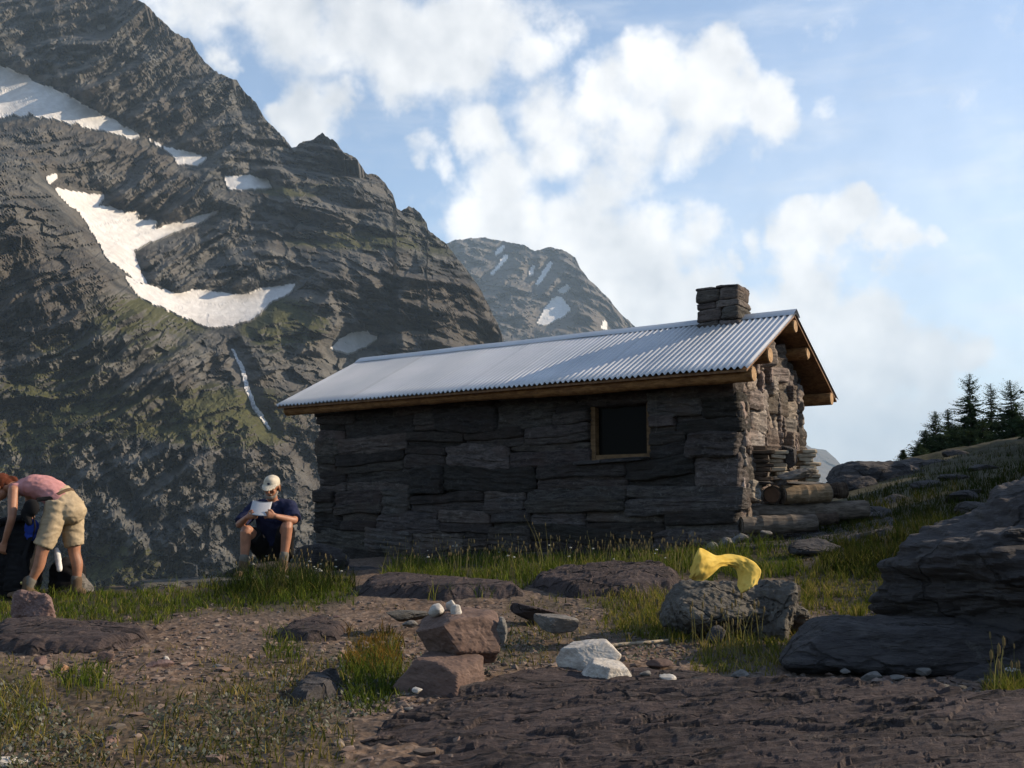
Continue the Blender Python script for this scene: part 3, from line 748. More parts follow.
def metal_mat():
    def f(t, co, b):
        n = t.noise(co, .7, 5, .6); n2 = t.noise(co, 25, 4, .7)
        c = t.mix(t.rng(n, .3, .7), (.35, .37, .40), (.47, .48, .50))
        c = t.mix(1., c, t('ShaderNodeAttribute', attribute_name='tint').outputs[0], 'MULTIPLY')
        return {'Base Color': c, 'Metallic': .25, 'Roughness': t.rng(n2, .3, .7, .38, .55), 'Normal': t.bump(n2, .08, .003)}
    return material('galvanised_sheet', f, .45, .5)
M_ZINC = metal_mat()
def glass_mat():
    def f(t, co, b): return {'Base Color': (.004, .004, .004), 'Roughness': .25, 'Specular IOR Level': .03}
    return material('dark_window_glass', f)

cabin = empty('stone_hut', H(HL / 2, HW / 2, -.7), 'low rough stone hut with corrugated metal roof and one small window', 'hut')
def tint_for(seed):
    r0 = np.random.default_rng(seed + 99); b = r0.uniform(.50, 1.65)
    return np.array([b * r0.uniform(.96, 1.1), b, b * r0.uniform(.93, 1.05)])
WIN = (1.07, 1.92, .60, 1.36)
def wall_rows(bounds, length, win=None, lmin=.42, lmax=1.15, seed=0):
    r0 = np.random.default_rng(seed); out = []
    for z0, z1 in zip(bounds[:-1], bounds[1:]):
        spans = [(-.06 + r0.uniform(-.05, .05), length + .06 + r0.uniform(-.06, .09))]
        if win and z0 < win[3] - .02 and z1 > win[2] + .02: spans = [(spans[0][0], win[0]), (win[1], spans[0][1])]
        for a, b in spans:
            x = a
            while x < b - .05:
                l = r0.uniform(lmin, lmax) * min(1.25, .5 + (z1 - z0) * 1.9)
                e = x + l
                if b - e < .28: e = b
                if r0.random() < .55 and (z1 - z0) > .20:      # two thin stones on top of each other
                    zm = z0 + (z1 - z0) * r0.uniform(.38, .62)
                    out += [(x, e, z0, zm), (x, e, zm, z1)]
                else: out.append((x, e, z0, z1))
                x = e
    return out
def stones_mesh(items, org, du, dn, seed, proud=.045, n=9, rough=.028, clip=None, edge=True, warp=None, spin=0., tint=None):
    mb = MB(); r0 = np.random.default_rng(seed); ax = np.array([du, dn, ZD])
    for i, (a, b, z0, z1) in enumerate(items):
        g = .008
        zj = r0.uniform(-.03, .03, 2) if edge else (0, 0)
        hw, hh = (b - a) / 2 - g, (z1 - z0) / 2 - g * .6
        p = r0.uniform(-.03, proud); dep = .17
        c = org + du * ((a + b) / 2) + dn * (p - dep + .02) + ZD * ((z0 + z1) / 2 + zj[0])
        V, F = stone_block(c, (hw, dep, hh + abs(zj[1]) + .006), ax, seed * 100 + i, n, 11., min(rough, hh * .33), (1.6, 4, 13))
        if spin:
            q = r0.normal() * spin; cq, sq = math.cos(q), math.sin(q); L = (V - c) @ ax.T; yaw_ = r0.normal() * .3
            L = np.stack([L[:, 0] * cq - L[:, 2] * sq, L[:, 1] + L[:, 0] * yaw_, L[:, 0] * sq + L[:, 2] * cq], -1); V = L @ ax + c
        if warp is not None: V = warp(V)
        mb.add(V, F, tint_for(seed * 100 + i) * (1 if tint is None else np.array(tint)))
    return mb
# front wall: long flat slabs in rough courses
rows = [-1.15, -.85, -.58, -.30, -.04, .27, .60, .86, 1.09, 1.36, 1.60, 1.80]
def wavy(V):
    u = (V - HO) @ UD; z = V[:, 2]
    far_ = sstep(np.maximum(np.maximum(WIN[0] - u, u - WIN[1]), np.maximum(WIN[2] - z, z - WIN[3])), .0, .35)
    V = V.copy(); V[:, 2] += far_ * .075 * fbm(np.stack([u * .75, 0 * u, z * 1.1 + 3], -1), 3) - .02 * far_ * u * .3
    V[:, 2] = np.minimum(V[:, 2], zroof((V - HO) @ VD) - .085); return V
mb = stones_mesh(wall_rows(rows, HL, WIN, .38, 1.45, 31), H(0, .0, 0), UD, -VD, 5, .075, 13, .04, warp=wavy)
for a, b, c0, c1 in ((.03, HL - .03, -1.4, WIN[2] - .05), (.03, WIN[0] - .06, WIN[2] - .05, 1.70), (WIN[1] + .06, HL - .03, WIN[2] - .05, 1.70), (WIN[0] - .06, WIN[1] + .06, WIN[3] + .05, 1.70)):
    V, F = box_vf(H((a + b) / 2, .22, (c0 + c1) / 2), ((b - a) / 2, .17, (c1 - c0) / 2), np.array([UD, VD, ZD])); mb.add(V, F, (.35, .35, .35))
mb.build('wall', R_WALL, cabin)
# lit gable: smaller upright, broken tan stones, tint raised so the face looks sunlit
def gable_items(seed):
    r0 = np.random.default_rng(seed); it = []; z = -1.1
    while z < 2.3:
        h = r0.uniform(.07, .26); v = .07 + r0.uniform(0, .03)
        vmax = HW + .03
        while v < vmax - .05:
            l = r0.uniform(.08, .46) if r0.random() < .7 else r0.uniform(.05, .12); e = min(v + l, vmax)
            top = z + h + r0.uniform(-.02, .03)
            lim = float(min(zroof(v), zroof(e))) - .10
            if top > lim: top = lim
            if top - z > .05: it.append((v, e, z, top))
            v = e
        z += h
    return it
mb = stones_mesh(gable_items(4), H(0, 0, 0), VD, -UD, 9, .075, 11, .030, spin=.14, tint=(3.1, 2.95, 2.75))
def gable_core(u):
    pts = [(.1, -1.4), (HW - .1, -1.4), (HW - .1, float(zroof(HW - .1)) - .12), (HW / 2, RZ - .14), (.1, float(zroof(.1)) - .12)]
    V = np.array([H(u + s * .13, v, z) for s in (-1, 1) for v, z in pts])
    n = 5; F3 = [(0, 1, 2), (0, 2, 3), (0, 3, 4), (5, 7, 6), (5, 8, 7), (5, 9, 8)]
    F4 = [(i, i + n, (i + 1) % n + n, (i + 1) % n) for i in range(n)]
    return V, [np.array(F4), np.array(F3)]
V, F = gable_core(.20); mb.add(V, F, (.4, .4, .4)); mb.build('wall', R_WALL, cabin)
mb = stones_mesh(gable_items(14), H(HL, 0, 0), VD, UD, 19, .07, 5, .03)
V, F = gable_core(HL - .20); mb.add(V, F, (.4, .4, .4)); mb.build('wall', R_WALL, cabin)
mb = stones_mesh(wall_rows(rows, HL, None, .5, 1.2, 77), H(0, HW, 0), UD, VD, 25, .05, 5)
V, F = box_vf(H(HL / 2, HW - .22, .15), (HL / 2 - .03, .17, 1.5), np.array([UD, VD, ZD])); mb.add(V, F, (.4, .4, .4)); mb.build('wall', R_WALL, cabin)
# window
AX = np.array([UD, VD, ZD])
fr = MB(); a, b, c0, c1 = WIN
for uu, ww, hu, hz in ((a + .03, (c0 + c1) / 2, .036, (c1 - c0) / 2), (b - .03, (c0 + c1) / 2, .034, (c1 - c0) / 2), ((a + b) / 2, c1 - .025, (b - a) / 2 - .07, .034), ((a + b) / 2, c0 + .03, (b - a) / 2 - .07, .036)):
    V, F = box_vf(H(uu, .10, ww), (hu, .06, hz), AX); fr.add(V, F)
win = fr.build('window', W_FRAME, cabin)
V, F = box_vf(H((a + b) / 2, .135, (c0 + c1) / 2), ((b - a) / 2 - .07, .004, (c1 - c0) / 2 - .06), AX); mobj('pane', V, F, glass_mat(), win)
V, F = stone_block(H((a + b) / 2 + .1, -.03, c0 - .02), (.50, .12, .022), AX, 717, 10, 9., .008, (2, 4, 14)); mobj('sill', V, F, R_DARK, win)
# roof
def corrugated(v0, v1, dz, nm):
    per = .076; us = np.arange(-OH, HL + OH2, per / 10); vs = np.linspace(v0, v1, 9)
    U, Vv = np.meshgrid(us, vs, indexing='ij')
    lap = (np.floor((U + OH) / .66) % 2) * .004
    wv = .0155 * np.sin(U * 2 * math.pi / per) + lap + .006 * fbm(np.stack([U * .8, Vv * .8, U * 0], -1), 2)
    w = zroof(Vv) + dz + wv
    P = H(U, Vv, w); bot = H(U, Vv, w - .0025)
    n0, n1 = U.shape; f = grid_faces(n0, n1); N = n0 * n1
    e = []
    def edge(idx): e.append(np.stack([idx[:-1], idx[1:], idx[1:] + N, idx[:-1] + N], -1))
    I = np.arange(N).reshape(n0, n1)
    edge(I[:, 0]); edge(I[:, -1]); edge(I[0]); edge(I[-1])
    pt = np.random.default_rng(6).uniform(.93, 1.06, 40)[np.clip(np.floor((U + OH) / .66).astype(int), 0, 39)]; pt = pt * np.where(np.abs((U + OH) / .66 % 1) < .03, .86, 1.)
    return np.concatenate([P.reshape(-1, 3), bot.reshape(-1, 3)]), [np.concatenate([f, f[:, ::-1] + N] + e)], np.repeat(np.tile(pt.ravel(), 2)[:, None], 3, 1)
V, F, tc = corrugated(-OV, HW / 2 - .002, .0, 'f'); roof = mobj('roof', V, F, M_ZINC, cabin, smooth=True, col=tc)
V, F, tc = corrugated(HW / 2 + .002, HW + OV, .0, 'b'); mobj('roof', V, F, M_ZINC, cabin, smooth=True, col=tc)
def slope_board(v0, v1, dz, th, u0, u1):
    z0, z1 = float(zroof(v0)), float(zroof(v1))
    V = np.array([H(u, v, z + dz - k * th) for k in (0, 1) for u in (u0, u1) for v, z in ((v0, z0), (v1, z1))])
    return V, np.array([(0, 1, 3, 2), (4, 6, 7, 5), (0, 4, 5, 1), (2, 3, 7, 6), (0, 2, 6, 4), (1, 5, 7, 3)])
mb = MB(); r0 = np.random.default_rng(3)
for s in range(2):
    v = -OV + .03
    while v < HW / 2 - .02:
        e = min(v + .145, HW / 2 - .004); j = r0.uniform(0, .004)
        a_, b_ = (v, e - .004) if s == 0 else (HW - v, HW - e + .004)
        V, F = slope_board(a_, b_, -.034 - j, .026, -OH + .02, HL + OH2 - .02); mb.add(V, F); v = e
mb.build('roof_boards', W_BOARD, roof)
mb = MB()
for s in (-1, 1):
    vs = HW / 2 + s * np.array([0., .05, .10, .135]); us = np.linspace(-OH - .01, HL + OH2 + .01, 60)
    U, Vv = np.meshgrid(us, vs, indexing='ij'); P = H(U, Vv, zroof(Vv) + np.array([.030, .024, .018, .004])[None] + .012 + .003 * np.sin(U * 3))
    N = U.size; f = grid_faces(*U.shape); mb.add(np.concatenate([P.reshape(-1, 3), P.reshape(-1, 3) - ZD * .003]), np.concatenate([f, f[:, ::-1] + N]), (1, 1, 1))
mb.build('ridge_cap', M_ZINC, roof, smooth=True)
def log(u0, u1, v, w, r, seed, nm='log_beam'):
    us = np.linspace(u0, u1, 40); j = np.random.default_rng(seed)
    P = H(us, v + .012 * np.sin(us * 1.3 + seed), w + .01 * np.sin(us * .9 + seed)); V, F = frame_rings(P, r * (1 + .05 * np.sin(us * 2 + seed) + .03 * j.normal(size=40)), 18)
    o = mobj(nm, V, F, W_LOG, cabin, smooth=False)
    for uu, s in ((u0, -1), (u1, 1)):
        c = H(uu + s * .002, v + .012 * math.sin(uu * 1.3 + seed), w + .01 * math.sin(uu * .9 + seed))
        V, F = frame_rings(np.array([c, c + UD * s * .012]), (r * .965, r * .93), 18); mobj('cut_end', V, F, W_END, o)
for v, r, dw, u0 in ((-.40, .088, -.150, -.39), (.18, .094, -.160, -.39), (1.22, .082, -.170, -.39), (1.90, .078, -.150, -.34), (HW + .30, .092, -.165, -.37)):
    log(u0, HL + OH2 - .06, v, float(zroof(v)) + dw, r, int(v * 10) + 8)
# chimney of flat stones straddling the ridge
mb = MB(); r0 = np.random.default_rng(8); z = 2.18; i = 0
cu, cv, hu, hv = .565, 1.27, .30, .235
while z < 2.88:
    h = r0.choice([.09, .13, .17]); h = min(h, 2.90 - z)
    sp = r0.uniform(.35, .65) * 2 * hu
    for a_, b_ in ((-hu, -hu + sp), (-hu + sp, hu)):
        i += 1; jj = r0.uniform(-.02, .02, 2)
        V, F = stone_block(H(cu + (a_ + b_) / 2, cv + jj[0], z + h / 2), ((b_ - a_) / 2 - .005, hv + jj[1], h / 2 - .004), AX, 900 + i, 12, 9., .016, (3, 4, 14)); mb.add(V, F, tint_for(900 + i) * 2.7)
    z += h
V, F = box_vf(H(cu, cv, 2.45), (hu - .04, hv - .05, .40), AX); mb.add(V, F, (.4, .4, .4))
mb.build('chimney', R_WALL, cabin)
# a bit of wire hanging on the wall right of the window
V, F = frame_rings(H(np.array([.93, .93, .935, .93, .945]), np.full(5, -.12), np.array([1.36, 1.2, 1.05, .95, .90])), [.0028] * 5, 6); mobj('hanging_wire', V, F, plain('rusty_wire', (.10, .09, .08), .7), cabin)

# ------------------------------------------------------------------ firewood and stones beside the gable
def loglike(name, p0, p1, r, mat, label, endmat=None, cat='log', seed=1, group='firewood beside the hut'):
    p0, p1 = np.array(p0, float), np.array(p1, float); t = np.linspace(0, 1, 16)[:, None]
    P = p0 + (p1 - p0) * t; j = np.random.default_rng(seed)
    V, F = frame_rings(P, r * (1 + .05 * j.normal(size=16)), 16)
    V = V + .012 * np.stack([0 * V[:, 0], fbm(V * 6 + seed, 2), fbm(V * 6 + 9 + seed, 2)], -1)
    o = mobj(name, V, F, mat); tag(o, label, cat, group)
    if endmat:
        d = (p1 - p0) / np.linalg.norm(p1 - p0)
        for q, s in ((p0, -1), (p1, 1)):
            V, F = frame_rings(np.array([q + d * s * .006, q + d * s * .016]), (r * .93, r * .9), 16); mobj('cut_end', V, F, endmat, o)
    return o
def wp(px, py, Y): return at(px, py, Y)
loglike('log', wp(741, 526, 11.25), wp(814, 523, 11.35), .105, W_GREY, 'short weathered log lying lowest against the hut corner', W_GREY, seed=2)
loglike('log', wp(748, 515, 11.75), wp(865, 509, 12.0), .115, W_GREY, 'long weathered grey log, its right end farthest from the hut', W_GREY, seed=3)
loglike('log', wp(792, 521, 11.5), wp(836, 518, 11.6), .07, W_DARK, 'dark bark covered log tucked between the two grey logs', None, seed=4)
loglike('log', wp(753, 494, 11.65), wp(757, 494, 12.05), .105, W_GREY, 'round grey log end facing out beside the hut corner', rock_mat('silvery_log_end', (.30, .31, .33), (.50, .51, .53), None, 8.), seed=5)
loglike('log', wp(772, 495, 11.7), wp(776, 494, 12.1), .10, W_DARK, 'round dark brown log end second from the hut corner', wood('dark_log_end', (.07, .035, .02), (.15, .08, .045)), seed=6)
loglike('log', wp(783, 495, 11.75), wp(828, 493, 11.85), .115, W_LOG if False else wood('split_brown_wood', (.14, .095, .055), (.30, .22, .14), (2, 9, 9), .9), 'thick tan block of wood under the tilted flat stone', W_GREY, seed=7)
loglike('log', wp(830, 491, 11.9), wp(845, 490, 11.9), .10, W_DARK, 'short dark stub of wood right of the tan block', W_DARK, seed=8)
def board_stack(cx, y0, y1, Y, w, d, n, mat, label, seed):
    zt_, zb_ = ray(cx, y0)[1] * Y, ray(cx, y1)[1] * Y; mb = MB(); r0 = np.random.default_rng(seed)
    h = (zt_ - zb_) / n; x = ray(cx, 480)[0] * Y
    for i in range(n):
        a = r0.uniform(-.25, .25); ax = np.array([[math.cos(a), math.sin(a), 0], [-math.sin(a), math.cos(a), 0], [0, 0, 1]])
        V, F = stone_block((x + r0.uniform(-.03, .03), Y + r0.uniform(-.03, .03), zb_ + h * (i + .5)), (w / 2 * r0.uniform(.8, 1.08), d / 2, h * .46), ax, seed * 31 + i, 6, 10., .006, (2, 6, 20)); mb.add(V, F)
    o = mb.build('wood_stack', mat); tag(o, label, 'stack of boards', 'board stacks on the woodpile')
board_stack(758, 446, 481, 11.75, .30, .26, 8, W_DARK, 'shaded stack of short dark boards nearest the hut wall', 5)
board_stack(777, 451, 480, 12.25, .20, .30, 7, W_PALE, 'sunlit stack of pale split boards behind the tilted stone', 6)
board_stack(807, 450, 482, 12.35, .22, .30, 8, W_PALE, 'sunlit stack of pale boards at the outer end of the woodpile', 7)
def put_rock(name, px, py, Y, dim, mat, label, seed, rz=0., tiltx=0., cat='rock', **kw):
    P, F = rock_shape(*dim, seed, **kw)
    ct, st = math.cos(tiltx), math.sin(tiltx); P = P @ np.array([[ct, 0, st], [0, 1, 0], [-st, 0, ct]])
    ca, sa = math.cos(rz), math.sin(rz); P = P @ np.array([[ca, sa, 0], [-sa, ca, 0], [0, 0, 1]])
    return tag(mobj(name, P + at(px, py, Y), F, mat), label, cat)
put_rock('flat_stone', 797, 474, 11.7, (.56, .34, .13), R_GREY, 'tilted flat grey stone lying on top of the woodpile', 61, 0., .18, n=4, strata=.12)
put_rock('rock', 790, 455, 12.2, (.22, .22, .36), R_DARK, 'dark upright stone standing between the two pale board stacks', 62, n=4)
put_rock('flat_stone', 760, 483, 11.7, (.34, .3, .07), R_DARK, 'thin dark slab under the dark board stack', 63, n=3)
put_rock('flat_stone', 806, 484, 12.1, (.55, .4, .06), R_GREY, 'thin slab bridging the firewood under the tilted stone', 64, n=3)
for k, (px, py, w) in enumerate(((742, 538, .20), (728, 543, .24), (712, 549, .30), (765, 534, .16))):
    put_rock('rock', px, py, 11.0 - .02 * k, (w, w * .8, w * .55), R_GREY, ['fallen grey stone against the foot of the hut corner', 'middle of three fallen stones left of the hut corner', 'leftmost fallen stone lying below the hut corner', 'small fallen stone in front of the lowest log'][k], 70 + k, n=3)
# ------------------------------------------------------------------ bedrock sheets and boulders
def slab(outline, thick, mat, label, name='bedrock', res=.014, edge=.10, rough=.03, lam=(1.6, 9), seed=0., dipx=0., dipy=0., dome=.0):
    o2 = np.asarray(outline, float)
    G = ground_at(o2[:, 0], np.minimum(o2[:, 1], 1000))
    x0, y0 = G[:, :2].min(0) - .05; x1, y1 = G[:, :2].max(0) + .05
    res = max(res, math.sqrt((x1 - x0) * (y1 - y0) / 420000.))
    X, Y = np.meshgrid(np.arange(x0, x1, res), np.arange(y0, y1, res), indexing='ij')
    p = np.stack([X, Y, 0 * X + seed], -1)
    s = poly_sdf(X, Y, G[:, :2]) + .10 * fbm(p * 2.2, 4) + .03 * fbm(p * 11, 3)
    prof = sstep(s, -.01, edge)
    q = np.stack([X * lam[0] + Y * lam[1] * .25, Y * lam[1] + .9 * fbm(p * 1.7, 3), 0 * X + seed], -1)
    frac = cells(np.stack([X * 2.6 + Y * 1.2, Y * 7., 0 * X + seed], -1))[0] + .6 * cells(np.stack([X * 6 + Y * 2, Y * 17., 0 * X + seed + 3], -1))[0]
    rel = .55 * frac + .8 * ridged(q * .55, 4, 2.1, .6) + .5 * ridged(q * 1.9 + 3, 3) + .22 * fbm(p * 22, 4, 2., .6)
    cr = fbm(np.stack([X * 1.1 + Y * .8, Y * 6.5, 0 * X + seed + 5], -1), 5, 2.1, .6)
    Z = zs(X, Y) + .3 * zd(X, Y) + thick * prof + prof * (rough * rel + rough * 1.1 * cr + dome * sstep(s, 0, .6)) - .10 * (1 - prof) + prof * (dipx * (X - X.mean()) + dipy * (Y - Y.mean()))
    n0, n1 = X.shape; keep = (s > -.06); f = keep[:-1, :-1] & keep[1:, :-1] & keep[1:, 1:] & keep[:-1, 1:]
    ii, jj = np.nonzero(f); a = ii * n1 + jj; quads = np.stack([a, a + n1, a + n1 + 1, a + 1], -1)
    used = np.unique(quads); rm = np.full(n0 * n1, -1); rm[used] = np.arange(len(used))
    V = np.stack([X, Y, Z], -1).reshape(-1, 3)[used]
    # closed underside
    q4 = rm[quads]; e = np.concatenate([q4[:, [0, 1]], q4[:, [1, 2]], q4[:, [2, 3]], q4[:, [3, 0]]]); key = set(map(tuple, e))
    be = np.array([k for k in key if (k[1], k[0]) not in key]); m = len(V)
    Vb = V.copy(); Vb[:, 2] = V[:, 2].min() - .1
    F = np.concatenate([q4, q4[:, ::-1] + m, np.stack([be[:, 1], be[:, 0], be[:, 0] + m, be[:, 1] + m], -1)])
    return tag(mobj(name, np.concatenate([V, Vb]), F, mat), label, 'bedrock')
slab([(345,768),(352,738),(385,712),(440,700),(540,697),(640,702),(740,712),(840,718),(930,728),(1000,742),(1080,748),(1080,900),(345,900)], .085, R_PURPLE, 'broad purplish bedrock sheet filling the bottom edge of the photo', res=.0075, edge=.08, rough=.024, lam=(1.2, 9), seed=1., dipx=.085)
slab([(425,692),(520,676),(640,672),(740,682),(860,690),(960,700),(960,716),(800,712),(640,700),(430,700)], .03, R_PURPLE, 'low dark rock step between the reddish boulder and the white pebbles', res=.012, edge=.12, rough=.016, seed=8.)
slab([(335,600),(345,586),(400,578),(470,585),(540,592),(545,601),(440,603)], .07, R_PURPLE, 'low smooth purplish bedrock hump left of centre in front of the hut', res=.02, edge=.3, rough=.018, seed=2., dome=.06)
slab([(520,590),(545,578),(610,573),(690,577),(695,594),(640,600),(560,600)], .09, R_PURPLE, 'cracked flat bedrock ledge left of the yellow cloth', res=.018, edge=.2, rough=.03, seed=3., dome=.05)
slab([(-30,652),(-20,630),(60,626),(160,632),(163,648),(100,656),(20,657)], .06, R_PURPLE, 'flat bedrock sheet at the left edge behind the gravel', res=.016, edge=.16, rough=.022, seed=4., dome=.03)
slab([(268,640),(285,626),(330,622),(362,630),(350,642),(300,646)], .05, R_PURPLE, 'small flat bedrock hump alone in the gravel patch', res=.013, edge=.14, rough=.016, seed=5., dome=.03)
slab([(112,586),(160,580),(285,577),(300,584),(200,588),(130,592)], .05, R_LICH, 'long pale ledge in the grass between the two hikers', res=.022, edge=.1, rough=.014, seed=6.)
slab([(270,702),(290,684),(350,680),(350,700),(300,712)], .05, R_DARK, 'dark low rock in the turf left of the grass tuft', res=.012, edge=.1, rough=.02, seed=7.)
slab([(700,536),(780,530),(860,526),(900,520),(900,534),(820,545),(730,552)], .015, R_DARK, 'thin rubble ledge running right from the hut corner', res=.03, edge=.1, rough=.03, seed=9.)

BY = 4.55
put_rock('boulder', 1092, 574, 5.3, (2.10, 1.6, 1.22), R_DARK, 'big dark layered boulder overhanging at the right edge', 101, .0, .0, n=7, sharp=26, rough=.075, strata=.13, nstr=11, tilt=-.22, cat='boulder', faces=[(-.50,-.12,.86,.70),(-.78,-.35,-.52,.80),(-.12,-1,.22,.80),(-.15,-.85,-.52,.70),(.05,-.1,1,.93),(1,0,0,.95),(0,1,.1,.9),(-.6,.6,.4,.85),(0,0,-1,.9),(-.95,-.25,.1,.93),(-.3,-.75,.6,.84)])
put_rock('boulder', 1275, 555, 4.75, (1.7, 1.0, 1.25), R_DARK, 'dark boulder added beyond the right edge to shade the foreground, nearest the camera', 104, .1, 0., n=5, planes=13, rough=.06, strata=.08, cat='boulder')  # unseen boulder, added to throw shade on the foreground rock
put_rock('boulder', 905, 645, 5.05, (1.38, .7, .54), R_DARK, 'long dark slab of rock lying under the big boulder', 112, 0., .03, n=6, planes=10, sharp=14, rough=.045, strata=.06, nstr=7, flat_top=.5, cat='boulder')
put_rock('boulder', 1010, 690, 4.75, (.9, .5, .30), R_DARK, 'broken dark block at the foot of the big boulder, right edge', 119, .2, n=5, planes=12, rough=.07, strata=.08, cat='boulder')
put_rock('boulder', 738, 610, 6.35, (.90, .66, .42), R_LICH, 'rough grey boulder under the yellow cloth', 128, .1, -.04, n=6, planes=12, sharp=9, rough=.085, strata=.03, cat='boulder')
put_rock('boulder', 772, 612, 6.32, (.46, .55, .46), R_LICH, 'rounded right knob of rock beside the yellow cloth', 131, .1, n=5, planes=12, sharp=8, rough=.09, cat='boulder')
put_rock('boulder', 462, 638, 4.72, (.45, .36, .265), R_RED, 'reddish angular boulder balanced on a lower rock', 141, 0., .0, n=5, sharp=40, rough=.04, strata=.015, cat='boulder', faces=[(-.72,-.62,-.42,.72),(.62,-.78,.12,.70),(.08,-.1,1,.78),(.95,.2,-.1,.85),(0,1,0,.9),(-.9,.35,-.5,.8),(0,0,-1,.8),(.35,-.6,-.75,.75),(-.6,-.2,.8,.85),(.7,-.2,.7,.9)])
put_rock('boulder', 444, 676, 4.55, (.46, .32, .19), R_RED, 'reddish brown rock carrying the balanced boulder', 152, 0., -.03, n=5, sharp=36, rough=.045, strata=.02, cat='boulder', faces=[(-.45,-.85,.15,.70),(.85,-.5,.1,.78),(-.05,-.1,1,.8),(.95,.3,0,.9),(0,1,0,.9),(-.95,.1,.4,.85),(0,0,-1,.8),(.3,-.6,.75,.85)])
rock_px('boulder', 15, 67, 589, 628, R_PINK, 'rough pinkish boulder in the grass by the bending hiker', .8, .05, 161, n=5, planes=14, rough=.085, sharp=10, cat='boulder')
put_rock('rock', 437, 610, 4.72, (.085, .08, .075), R_WHITE, 'round white stone on the left of the balanced boulder top', 171, n=4, planes=14, sharp=9, rough=.03)
put_rock('rock', 452, 607, 4.76, (.062, .07, .085), R_WHITE, 'upright white stone second on the balanced boulder top', 172, n=4, planes=12, rough=.03)
put_rock('rock', 456, 612, 4.68, (.055, .05, .07), R_WHITE, 'smallest white stone in front of the pair on the boulder', 173, n=4, planes=12, rough=.03)
put_rock('rock', 501, 631, 4.7, (.06, .06, .13), R_GREY, 'small lichened grey lump on the right side of the balanced boulder', 174, n=4, planes=10, rough=.08)
put_rock('rock', 584, 656, 4.9, (.36, .2, .165), R_WHITE, 'larger of two white rocks in the middle foreground', 181, -.25, .28, n=5, sharp=34, rough=.035, faces=[(-.5,-.85,.1,.75),(.55,-.8,.3,.72),(.25,-.1,1,.62),(-.8,.1,.6,.85),(1,.1,.35,.95),(0,1,0,.9),(0,0,-1,.9),(-1,-.1,-.1,.9)])
put_rock('rock', 605, 677, 4.68, (.28, .2, .17), R_WHITE, 'lower white rock leaning against the larger white one', 183, .1, .12, n=5, sharp=34, rough=.045, faces=[(-.6,-.75,.2,.75),(.5,-.85,-.1,.75),(.35,-.1,1,.66),(-.75,.1,.6,.8),(1,.0,.3,.9),(0,1,0,.9),(0,0,-1,.9),(-1,-.1,-.2,.9)])
put_rock('flat_stone', 556, 622, 6.0, (.28, .24, .12), R_GREY, 'flat bluish grey stone behind the white rocks', 191, 0, -.03, n=4, planes=8, sharp=24, flat_top=.5, rough=.03)
put_rock('flat_stone', 535, 611, 6.9, (.36, .3, .14), R_PURPLE, 'dark thin stone leaning behind the bluish flat stone', 192, .3, -.25, n=4, planes=8, sharp=20, flat_top=.5, rough=.04)
put_rock('flat_stone', 405, 615, 6.7, (.36, .3, .09), R_LICH, 'pale lichen crusted stone behind the balanced boulder', 193, n=4, planes=12, rough=.07)
put_rock('rock', 410, 624, 6.2, (.10, .08, .05), R_GREY, 'small grey chip in front of the lichen crusted stone', 194, n=3)
put_rock('rock', 64, 668, 5.2, (.075, .07, .05), plain('orange_stone', (.34, .20, .12), .9, .2, 30.), 'small orange brown stone in the gravel, left foreground', 195, .4, n=4, planes=8, sharp=22, rough=.03)
put_rock('rock', 40, 661, 5.45, (.07, .07, .075), R_PINK, 'upright pinkish stone left of the orange stone', 196, n=3, planes=9)
put_rock('rock', 106, 657, 5.6, (.11, .10, .06), R_RED, 'pale reddish stone under the left bedrock sheet', 197, n=4, planes=9, sharp=20)
put_rock('rock', 158, 665, 5.35, (.16, .12, .06), R_PINK, 'flat pink stone between gravel and turf', 198, n=4, planes=9)
put_rock('rock', 167, 660, 5.5, (.04, .04, .045), R_WHITE, 'small whitish stone on the flat pink stone', 199, n=3)
put_rock('rock', 109, 745, 3.6, (.075, .06, .06), R_PINK, 'pointed pinkish stone in the lower left turf', 200, .5, n=4, planes=9, sharp=20)
put_rock('rock', 8, 768, 3.3, (.16, .1, .07), R_WHITE, 'pale stone cut by the lower left corner', 201, n=4)
put_rock('rock', 418, 690, 4.4, (.055, .05, .03), R_WHITE, 'single white pebble left under the balanced boulder', 202, n=3, planes=8, sharp=24)
put_rock('rock', 801, 698, 4.32, (.082, .07, .055), R_WHITE, 'left of two white pebbles in the dark gravel', 203, n=4, planes=12, rough=.03)
put_rock('rock', 823, 706, 4.2, (.075, .07, .06), R_WHITE, 'right of two white pebbles in the dark gravel', 204, n=4, planes=11, rough=.03)
put_rock('rock', 832, 690, 4.45, (.065, .06, .045), R_GREY, 'dull greenish pebble above the two white pebbles', 205, n=3)
put_rock('rock', 872, 678, 4.7, (.16, .10, .08), R_GREY, 'grey stone below the long dark slab', 206, .2, .1, n=4, planes=10)
put_rock('rock', 910, 692, 4.5, (.16, .10, .09), R_GREY, 'lighter grey stone right of the grey stone', 207, .3, n=4, planes=9, sharp=20)
put_rock('rock', 976, 702, 4.3, (.18, .11, .075), R_WHITE, 'longest white stone near the right edge', 208, -.1, .05, n=4, planes=9, sharp=20, rough=.03)
put_rock('flat_stone', 1005, 724, 4.05, (.26, .16, .06), R_GREY, 'flat grey slab in front of the longest white stone', 209, .1, n=4, planes=8, flat_top=.5)
put_rock('rock', 740, 675, 4.75, (.10, .07, .05), R_GREY, 'small grey stone in the shade below the yellow cloth', 210, n=3)
put_rock('rock', 695, 685, 4.6, (.17, .10, .075), R_DARK, 'dark pointed stone right of the white rocks', 211, .3, .2, n=4, planes=8, sharp=20)
put_rock('rock', 718, 634, 5.9, (.16, .12, .10), R_DARK, 'dark stone sticking out of grass below the cloth boulder', 212, .2, .4, n=4, planes=8)
